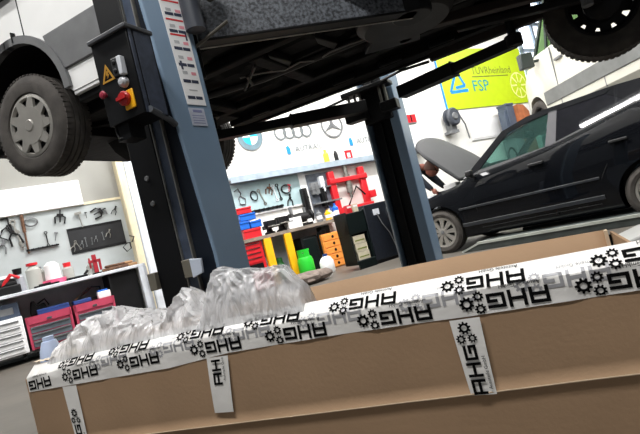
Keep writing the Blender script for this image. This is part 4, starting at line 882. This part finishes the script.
m = MB(); m.bx(-.05, .2, .25, .5, .6, .9); m.build('battery', BLACK, BC, bevel=.01); m = MB(); m.bx(.05, .26, .3, .46, .85, .98); m.build('fluid_reservoir', WHITE, BC, bevel=.015)
m = MB(); m.bx(-.3, -.1, .28, .48, .65, .87); m.build('washer_tank', LGREY, BC, bevel=.02)
m = MB(); m.prism([(-.8, .22, .55), (-.55, .03, .58), (-.5, .03, .72), (-.76, .2, .7)], (0, .2, .0)); m.build('headlamp', CLEAR, BC)
# lift runway beneath the car
t = thing('low_lift_platform', 'low grey lift platform lying on the floor under the black car', 'platform', CAR.o, CAR.rot)
m = MB(); m.prism([(.36, -.22, .0), (.62, -.22, .11), (3.2, -.22, .11), (3.2, -.22, .0)], (0, .5, 0)); m.build('runway', mat('platform_dark', (66, 72, 70), .5, var=.2), t, bevel=.006)
m = MB(); m.bx(.6, 3.2, -.235, -.19, .085, .118); m.bar((.36, -.21, .012), (.62, -.21, .1), .04, .025); m.build('edge_rail', mat('platform_edge', (168, 172, 164), .45), t)
m = MB(); m.bx(.8, 3.1, .9, 1.4, 0, .09); m.build('runway', MATS['platform_dark'], t, bevel=.006)
# ------------------------------------------------------------------ far pearl van
FV = thing('van', 'pale silver van raised high behind the black car', 'van', FVAN.o, FVAN.rot)
FVX = Frame(FVAN.o, (.06, -.998)); FV.rotation_euler.z = FVX.rot
S2 = [(-.72, 2.45, .5, 1.85), (-.66, 2.58, .3, 1.78), (-.5, 2.68, .16, 1.74), (-.2, 2.76, .05, 1.72), (.1, 2.84, .02, 1.72), (.25, 2.9, 0, 1.72), (4.0, 2.9, 0, 1.72), (4.3, 2.8, .1, 1.8)]
m = MB(); rows = []
for x, zw, yi, zb in S2:
    L = [(yi+.08, zb), (yi+.0, zb+.1), (yi, zb+.45), (yi+.02, zw-.15), (yi+.08, zw)]
    rows.append([m.bm.verts.new((x, y, z)) for y, z in L+[(1.9-y, z) for y, z in reversed(L)]])
n = len(rows[0])
for a, b in zip(rows, rows[1:]):
    for k in range(n): m.bm.faces.new((a[k], a[(k+1) % n], b[(k+1) % n], b[k]))
m.bm.faces.new(rows[0]); m.bm.faces.new(rows[-1][::-1])
fb = m.build('body', SVAN, FV, smooth=45, merge=False)
cut = []
for x in (0, 3.45):
    mm = MB(); mm.lathe([(0, -.3), (.38, -.3), (.38, .3), (0, .3)], (x, 0, 1.83), (0, 1, 0), 36); cut.append(mm.build('cut', RIMD, FV))
boolcut(fb, cut)
m = MB(); m.prism([(.75, .12, 2.88), (1.0, .2, 3.75), (4.2, .2, 3.75), (4.3, .1, 2.88)], (0, 1.5, 0)); m.build('cabin', SVAN, FV, bevel=.1, seg=3)
m = MB(); m.prism([(.2, .14, 2.88), (.78, .2, 3.62), (.78, 1.7, 3.62), (.2, 1.76, 2.88)], (.02, 0, -.01)); m.build('windscreen', glass('van_screen', (150, 180, 170), .6), FV)
m = MB(); m.bar((.16, .12, 2.86), (.8, .18, 3.68), .06, .05); m.bar((.62, .1, 2.86), (.8, .16, 3.6), .05, .04); m.build('front_pillar', mat('pillar_dark', (40, 52, 48), .4), FV)
m = MB(); m.prism([(.3, .1, 2.88), (.78, .15, 3.55), (.72, .12, 2.88)], (0, .01, 0)); m.prism([(.95, .1, 2.92), (1.05, .15, 3.6), (1.9, .15, 3.6), (1.9, .1, 2.92)], (0, .01, 0)); m.build('side_window', glass('van_side_glass', (110, 150, 90), .5), FV)
m = MB(); m.bx(.4, 4.0, -.02, .02, 1.95, 2.19); m.build('side_moulding', SSTR, FV, bevel=.008)
for x in (.85, 2.0):
    m = MB(); m.bx(x, x+.012, -.006, .02, 1.8, 2.85); m.build('door_gap', GREY, FV)
m = MB(); m.bx(.3, .45, -.3, -.06, 2.68, 2.96); m.bar((.4, -.1, 2.78), (.42, .1, 2.78), .06, .05); m.build('wing_mirror', mat('mirror_dark', (44, 52, 50), .4), FV, bevel=.04, seg=3)
for x in (1.05, 1.7):
    m = MB(); m.bx(x-.1, x+.1, -.03, .02, 2.58, 2.62); m.build('door_handle', GREY, FV, bevel=.008)
for x in (0, 3.45): wheel(FV, (x, .14, 1.80), 0, .33, .21, .21, 'steel')
for x in (0, 3.45): wheel(FV, (x, 1.78, 1.80), pi, .33, .21, .21, 'alloy')
# the lift that carries it
t = thing('lift_post', 'grey blue lift post carrying the pale silver van', 'car lift', FVX.w(1.6, 2.35, 0), FVX.rot)
m = MB(); m.bx(-.2, .2, 0, .28, 0, 4.2); m.build('column', PAINT, t, bevel=.012)
for x in (-.7, .7):
    m = MB(); m.bar((0, -.1, 1.6), (x, -1.0, 1.6), .12, .1); m.lathe([(0, 1.6), (.06, 1.6), (.06, 1.72), (0, 1.72)], (x, -1.0, 0)); m.build('swing_arm', BLKM, t)
m = MB(); m.bx(-.4, .4, -.15, .4, 0, .02); m.build('base_plate', DPAINT_SHADE, t)
# ------------------------------------------------------------------ mechanic
def person():
    V = []; E_ = []; R_ = []
    def v(p, r): V.append(p); R_.append(r); return len(V)-1
    def chain(i, pts):
        for p, r in pts:
            j = v(p, r); E_.append((i, j)); i = j
        return i
    y = .45; pel = v((-.95, y, .93), (.15, .12))
    sp = chain(pel, [((-.76, y, 1.1), (.15, .12)), ((-.56, y, 1.26), (.17, .13)), ((-.39, y, 1.34), (.16, .11))])
    nk = chain(sp, [((-.30, y, 1.345), (.058, .058)), ((-.22, y, 1.325), (.056, .056))])
    for s_ in (-1, 1):
        chain(sp, [((-.37, y+s_*.18, 1.33), (.085, .085)), ((-.26, y+s_*.21, 1.14), (.066, .066)), ((-.13, y+s_*.2, .98), (.045, .045)), ((-.1, y+s_*.2, .95), (.032, .032))])
        chain(pel, [((-1.0, y+s_*.1, .86), (.1, .1)), ((-.95, y+s_*.11, .5), (.062, .062)), ((-1.02, y+s_*.11, .1), (.045, .045)), ((-.98, y+s_*.11, .045), (.045, .04)), ((-.84, y+s_*.12, .035), (.045, .032))])
    me = bpy.data.meshes.new('p'); me.from_pydata(V, E_, []); o = bpy.data.objects.new('p', me); COL.objects.link(o)
    sk_ = o.modifiers.new('skin', 'SKIN'); sk_.use_smooth_shade = True
    for i, r in enumerate(R_): me.skin_vertices[0].data[i].radius = r
    me.skin_vertices[0].data[0].use_root = True
    ss = o.modifiers.new('sub', 'SUBSURF'); ss.levels = 2; ss.render_levels = 2
    bpy.context.view_layer.update(); b = bpy.data.meshes.new_from_object(o.evaluated_get(bpy.context.evaluated_depsgraph_get())); bpy.data.objects.remove(o)
    m = MB(); m.bm.from_mesh(b)
    def headf(u, w):                                   # head looking forward and down, with a nose
        th = 2*pi*u; ph = pi*w; d = Vector((cos(th)*sin(ph), sin(th)*sin(ph), cos(ph)))
        r = .1*(1+.12*d.z*d.z); q = Vector((d.x*r*1.05, d.y*r*.78, d.z*r*1.2))
        if d.x > .8: q.x += .022*max(0, 1-abs(d.y)*6)*max(0, 1-abs(d.z+.1)*3)
        if d.z < -.4 and d.x > 0: q.x += .012
        return Matrix.Rotation(.75, 3, 'Y') @ q + Vector((-.13, y, 1.285))
    n0 = len(m.bm.faces); m.grid(headf, 28, 18); m.bm.faces.ensure_lookup_table()
    for s_ in (-1, 1):                                 # ears, hands with five fingers
        m.sphere((-.145, y+s_*.08, 1.29), .024, 10, 0, (1, .4, 1.3))
        c = Vector((-.08, y+s_*.2, .925)); m.sphere(c, .042, 12, 0, (1.0, .5, 1.05))
        for k in range(4): L = (.07, .078, .074, .058)[k]; m.tube([c+Vector((.02, (k-1.5)*.019, -.02)), c+Vector((.05, (k-1.5)*.021, -.02-L*.55)), c+Vector((.035, (k-1.5)*.021, -.02-L))], .009, 6, r1=.007)
        m.tube([c+Vector((0, -s_*.025, 0)), c+Vector((.03, -s_*.05, -.02)), c+Vector((.05, -s_*.048, -.05))], .011, 6, r1=.008)
    m.bm.faces.ensure_lookup_table()
    for i, f in enumerate(m.bm.faces):
        c = f.calc_center_median()
        f.material_index = 1 if i >= n0 or (c.x > -.29 and c.z > 1.22 and abs(c.y-y) < .08) or (c.x > -.12 and c.z < .97 and c.z > .7) else (2 if c.z < .085 else 0)
        f.smooth = True
    p = m.build('person', [CLOTH, SKIN, BLACK], None, smooth=70, merge=False, loc=CAR.o, rot=(0, 0, CAR.rot))
    tag(p, 'person in dark workwear bending over the engine of the black car', 'person')
    mm = MB()
    def hairf(u, w):
        th = 2*pi*u; ph = pi*w*.56; d = Vector((cos(th)*sin(ph), sin(th)*sin(ph), cos(ph))); r = .112
        return Matrix.Rotation(.35, 3, 'Y') @ Vector((d.x*r*1.08, d.y*r*.82, d.z*r*1.22)) + Vector((-.145, y, 1.29))
    mm.grid(hairf, 24, 10); mm.build('hair', HAIR, p)
    mm = MB()
    for s_ in (-1, 1): mm.sphere(Matrix.Rotation(.75, 3, 'Y') @ Vector((.098, s_*.032, .01)) + Vector((-.13, y, 1.285)), .011, 8)
    mm.build('eyes', BLACK, p)
    mm = MB(); q = Matrix.Rotation(.75, 3, 'Y') @ Vector((.1, 0, -.05)) + Vector((-.13, y, 1.285)); mm.sphere(q, .02, 10, 0, (.5, 1.1, .4)); mm.build('mouth', mat('lips', (150, 80, 74), .6), p)
person()
# ------------------------------------------------------------------ cardboard box
def interp(tab, s):
    if s <= tab[0][0]: return tab[0][1]
    for (a, za), (b, zb) in zip(tab, tab[1:]):
        if s <= b: return za+(zb-za)*(s-a)/(b-a)
    return tab[-1][1]
ZF = [(-.05, .588), (0, .587), (.3, .585), (.625, .582), (.92, .578), (1.335, .565), (1.55, .553), (1.79, .536)]
ZL = [(-.05, .54), (0, .538), (.31, .534), (.46, .535), (.64, .534), (.935, .528), (1.155, .508), (1.445, .499), (1.8, .488)]
zf = lambda s: interp(ZF, s); zl = lambda s: interp(ZL, s); zc = lambda s: .39-.05*s
BXO = thing('cardboard_box', 'long open brown cardboard box sealed with printed white tape in the foreground', 'box', BOX.o, BOX.rot)
s0, s1 = -.05, 1.80
def bulge(s, z): return .004*noise.noise(Vector((s*2.2, z*3, 5))) + .0015*noise.noise(Vector((s*9, z*12, 2)))
lev = [lambda s: 0, lambda s: .12, lambda s: .22, lambda s: zc(s)-.03, lambda s: zc(s)-.004, lambda s: zc(s), lambda s: zc(s)+.003, lambda s: zc(s)+.007, lambda s: zc(s)+.03, lambda s: zc(s)+.08, lambda s: zf(s)-.06, lambda s: zf(s)-.02, zf]
off = [.012, .008, .004, .001, .001, -.004, -.004, .001, 0, 0, 0, 0, 0]
m = MB(); N = 90; g = []
for i in range(N+1):
    s = s0+(s1-s0)*i/N
    g.append([m.bm.verts.new((-s, off[k]+(bulge(s, lev[k](s)) if k < 9 else 0), lev[k](s))) for k in range(len(lev))])
for i in range(N):
    for k in range(len(lev)-1):
        f = m.bm.faces.new((g[i][k], g[i+1][k], g[i+1][k+1], g[i][k+1])); f.material_index = 1 if k == 5 else 0
o = m.build('front_panel', [CARD, CARDE], BXO, smooth=60); sm = o.modifiers.new('solid', 'SOLIDIFY'); sm.thickness = .005; sm.offset = -1
SLY, SLZ = .036, .032
def fold(s, h):                                       # point on the taped rim: h<0 on the front face, h>0 on the sloping flap
    if h < 0: return Vector((-s, -.0015+(.002*noise.noise(Vector((s*14, h*30, 0)))), zf(s)+h))
    k = h/.048; return Vector((-s, -.0015+SLY*k, zf(s)+SLZ*k+.0008))
m = MB(); m.grid(lambda u, v: (-(s0+(s1-s0)*u), .001+SLY*v, zf(s0+(s1-s0)*u)+SLZ*v-.001), 80, 2); m.build('top_flap', CARD, BXO)
def backz(s): return .618+.006*sin(s*4)-max(0, s-1.0)*.06
m = MB(); m.grid(lambda u, v: (-.022-u*1.77, .30+.006*noise.noise(Vector((u*5, v, 1))), backz(.022+1.77*u)*v), 60, 4); o = m.build('back_panel', CARD, BXO); sm = o.modifiers.new('solid', 'SOLIDIFY'); sm.thickness = .006
m = MB(); m.bx(-.0245, -.017, .285, .306, 0, .618); m.bx(-.0165, -.012, .29, .30, .3, .606, 1); m.build('corner_edge', [CARDE, BLACK], BXO)
m = MB(); m.prism([(-.012, .30, 0), (-.012, .30, .612), (.03, .0, .585), (.03, .0, 0)], (.006, .002, 0)); m.build('end_panel', CARD, BXO)
m = MB(); m.prism([(-s1, 0, 0), (-s1, 0, zf(1.8)-.004), (-s1+.02, .1, .535), (-s1, .3, .54), (-s1, .3, 0)], (-.006, 0, 0)); m.build('end_panel', CARD, BXO)
m = MB(); m.bx(-s1, .02, .005, .3, .02, .026); m.build('bottom_panel', CARD, BXO)
# crumpled torn end of the flap at the left
def torn(u, v):
    s = 1.5+.3*u; return (-s, .03+.12*v, zf(s)+.03+.018*noise.noise(Vector((u*9, v*7, 3)))-.01*v+.012*u)
m = MB(); m.grid(torn, 24, 8); o = m.build('torn_flap', [mat('torn_paper', (216, 200, 176), .9)], BXO, smooth=20)
# tape
m = MB()
def taperow(u, k):
    s = s0+(s1-.004-s0)*u
    h = [zl(s)-zf(s), (zl(s)-zf(s))*.5, -.001, .001, .024, .048][k]
    return fold(s, h)
g = [[m.bm.verts.new(taperow(i/150, k)) for k in range(6)] for i in range(151)]
for i in range(150):
    for k in range(5): m.bm.faces.new((g[i][k], g[i+1][k], g[i+1][k+1], g[i][k+1]))
tape = m.build('rim_tape', TAPE, BXO, smooth=40)
LH = .0275
def hclip(q, side):                                   # keep the piece of a polygon on one side of the fold
    out = []
    for (a, b), (c, d) in zip(q, q[1:]+q[:1]):
        if b*side >= 0: out.append((a, b))
        if b*d < 0: k = b/(b-d); out.append((a+(c-a)*k, 0.0))
    return out
def put_logo(mb, mi, sg, hc, sc=1.0, lift=.0006, smax=1.79, jit=0):
    for p in LOGO:
        q = []
        for u, v in p:
            s = sg + (u-5.6)*LH*sc*-1*-1*-1; h = hc - (v-.35)*LH*sc
            s = sg - (5.6-u)*LH*sc
            q.append((s, h+jit*(u-2.8)*LH))
        for side in (-1, 1):
            c = hclip(q, side)
            if len(c) < 3: continue
            c = [(a, max(min(b, .0475), zl(a)-zf(a)+.0012)) for a, b in c]
            if max(a for a, b in c) > smax or min(a for a, b in c) < -.048 or max(b for a, b in c)-min(b for a, b in c) < 2e-4: continue
            pts = [fold(a, b if abs(b) > 1e-6 else side*1e-6) + Vector((0, -lift, lift*.6)) for a, b in c]
            f = mb.bm.faces.new([mb.bm.verts.new(x) for x in pts]); f.material_index = mi
m = MB()
for sg, j in ((.095, .02), (.312, .02), (.545, .03), (.80, .03), (1.05, .02), (1.34, 0), (1.60, 0), (1.83, 0)): put_logo(m, 0, sg, -.0235, 1, .0012, 1.79, j)
for sg, j in ((.06, 0), (.345, .03), (.615, .02), (.865, .03), (1.1, .02), (1.38, .02), (1.62, -.03)): put_logo(m, 0, sg, .022, .98, .0012, 1.79, j)
for sg in (.20, .44, .70, .95, 1.2, 1.46): put_logo(m, 1, sg, -.002, .98, .0007)
m.build('tape_printing', [INK, GINK], BXO, smooth=0, merge=False, normals=False)
def strip(sa, sb, sc_, sd, zt, zb, z0, L, clip):
    m = MB(); n = 10; g = []
    for i in range(n+1):
        t = i/n; g.append([m.bm.verts.new((-(x0*(1-t)+x1*t), -.0042-.001*noise.noise(Vector((t*3, x0*9, 0)))-.0015*sin(t*3.1), zt+(zb-zt)*t)) for x0, x1 in ((sa, sc_), ((sa+sb)/2, (sc_+sd)/2), (sb, sd))])
    for a, b in zip(g, g[1:]):
        for k in range(2): m.bm.faces.new((a[k], b[k], b[k+1], a[k+1]))
    o = m.build('tape_strip', TAPE, BXO, smooth=40)
    m = MB(); slope = ((sa+sb)-(sc_+sd))/2/(zt-zb)
    for p in LOGO:
        q = []
        for u, v in p:
            z = z0+u*L; xc = -((sc_+sd)/2+slope*(z-zb)); q.append((xc-(v-.32)*L, z))
        if max(z for x, z in q) > clip or min(z for x, z in q) < zb+.002: continue
        m.bm.faces.new([m.bm.verts.new((x, -.0072, z)) for x, z in q])
    m.build('strip_printing', INK, o, smooth=0, merge=False, normals=False)
strip(.355, .293, .349, .297, .531, .372, .377, .0243, .53)
strip(1.013, .942, 1.029, .966, .522, .374, .452, .0243, .521)
strip(1.62, 1.553, 1.603, 1.553, .493, .20, .265, .0255, .48)
# ------------------------------------------------------------------ plastic film
TOPL = [(1.0, .60), (1.05, .63), (1.09, .69), (1.12, .708), (1.15, .675), (1.2, .652), (1.3, .664), (1.42, .692), (1.57, .668), (1.68, .625), (1.74, .57)]
TOPR = [(.70, .60), (.705, .66), (.745, .712), (.80, .716), (.86, .724), (.93, .742), (.965, .738), (1.0, .70), (1.03, .64), (1.06, .59)]
def crease(p): return 1-2.6*abs(noise.noise(p))        # sharp ridge lines, as in folded film
def filmfn(tab, sA, sB, seed, amp, y0=.02, y1=.27, pw=.55):
    def f(u, v):
        s = sA+(sB-sA)*u; top = interp(tab, s); b0 = zf(s)+.01
        c = max(0, sin(pi*v))**pw
        z = b0 + (top-b0)*c; y = y0+(y1-y0)*v
        a = amp*min(1, 6*v, 6*(1-v)+.2)*min(1, 8*u+.3, 8*(1-u)+.3)
        p = Vector((s*10+v*1.2, v*1.3, seed)); q = Vector((s*24-v*3, v*4, seed+4)); r = Vector((s*50+v*6, v*11, seed+9))
        k = crease(p)*.7+crease(q)*.5+crease(r)*.22
        return (-s + a*.3*noise.noise(q), y - a*.8*k + a*.5, z + a*.42*k*c - a*.1*c)
    return f
tag(MB().grid(filmfn(TOPL, 1.74, 1.0, 2.0, .034, .02, .2), 190, 60).build('plastic_film', FILM, None, smooth=24, loc=BOX.o, rot=(0, 0, BOX.rot)), 'crumpled heap of clear plastic film bulging from the left end of the box', 'plastic film', 'plastic film in the cardboard box')
tag(MB().grid(filmfn(TOPR, 1.06, .70, 7.0, .02, .015, .10, .42), 120, 60).build('plastic_film', FILM, None, smooth=30, loc=BOX.o, rot=(0, 0, BOX.rot)), 'tall milky sheet of plastic film standing from the box before the near lift post', 'plastic film', 'plastic film in the cardboard box')
# grey wrapped trim piece beyond the right end of the box
q = ony(634, 240, 1.75)
m = MB(); m.prism([(-.05, 0, -.01), (.05, 0, .02), (.5, 0, .06), (.5, 0, .04), (.3, 0, .0), (.02, 0, -.02)], (0, .25, 0)); m.prism([(-.02, -.01, -.035), (.5, -.01, -.03), (.5, -.01, .0), (.0, -.01, -.005)], (0, .2, 0), 1)
t = tag(m.build('trim_part', [mat('pale_trim', (190, 190, 188), .35), TRIMB], None, bevel=.006, loc=q, rot=(0, 0, BOX.rot)), 'pale grey and black plastic trim part beyond the right end of the box', 'car part')
m = MB(); m.bx(.2, .26, .08, .14, -q.z, -.025); m.bx(.05, .45, -.1, .3, -q.z, -q.z+.02); m.build('stand', BLKM, t)
# ------------------------------------------------------------------ lamps
def tube_lamp(x, y, z, L, rot, power, label, w=.3):
    t = thing('ceiling_light', label, 'light', (x, y, z), rot)
    m = MB(); m.bx(-L/2, L/2, -w/2, w/2, .02, .1); m.bx(-.02, .02, -.02, .02, .1, 7-z); m.build('housing', WHITE, t)
    m = MB(); m.bx(-L/2+.02, L/2-.02, -w/2+.03, w/2-.03, .0, .02); m.build('diffuser', emit('lamp_glow', (250, 250, 255), 9), t)
    ld = bpy.data.lights.new('lamp', 'AREA'); ld.shape = 'RECTANGLE'; ld.size = L; ld.size_y = w; ld.energy = power; ld.color = (1, .985, .96)
    lo = bpy.data.objects.new('lamp', ld); COL.objects.link(lo); lo.parent = t; lo.location = (0, 0, -.02)
for i, (a, b, z, p, lb) in enumerate(((0.5, -1.6, 5.2, 70, 'ceiling lamp over the left bench'), (4.8, -1.7, 5.2, 200, 'ceiling lamp over the pegboard bench'), (9.0, -1.7, 5.4, 190, 'ceiling lamp in front of the lime banner'), (13.0, -1.9, 5.8, 170, 'ceiling lamp beside the high window'))):
    q = WALL.w(a, b, z); tube_lamp(q.x, q.y, q.z, 3.2, WALL.rot, p, lb)
tube_lamp(2.2, 5.2, 5.6, 3.0, CAR.rot, 110, 'ceiling lamp over the black car')
tube_lamp(4.4, 3.4, 5.4, 3.0, CAR.rot, 130, 'ceiling lamp right of the black car')
tube_lamp(-3.4, 2.6, 5.4, 3.0, VAN.rot, 110, 'ceiling lamp left of the raised van')
tube_lamp(-.7, .1, 4.7, 2.6, VAN.rot, 135, 'added ceiling lamp brightening the cardboard box')  # unseen lamp, added over the box to brighten the foreground
tube_lamp(.95, 3.86, 5.0, 1.5, -.484, 45, 'ceiling lamp above the raised van', .09)
tube_lamp(-.6, 6.2, 5.4, 3.0, VAN.rot, 110, 'ceiling lamp between the raised van and the bench')
wd = bpy.data.worlds.new('World'); S.world = wd; wd.use_nodes = True
bg = wd.node_tree.nodes['Background']; bg.inputs[0].default_value = (.9, .95, 1, 1); bg.inputs[1].default_value = .14
# ------------------------------------------------------------------ camera
cd = bpy.data.cameras.new('camera'); cd.sensor_width = 36; cd.sensor_fit = 'HORIZONTAL'; cd.lens = FPX*36/640; cd.clip_start = .05; cd.clip_end = 200
co = bpy.data.objects.new('camera', cd); COL.objects.link(co); S.camera = co
co.matrix_world = Matrix(((CR.x, CU.x, -CF.x, CC.x), (CR.y, CU.y, -CF.y, CC.y), (CR.z, CU.z, -CF.z, CC.z), (0, 0, 0, 1)))
S.view_settings.view_transform = 'Standard'; S.view_settings.look = 'None'; S.view_settings.gamma = 1; S.view_settings.use_curve_mapping = False
S.view_settings.exposure = 0.4
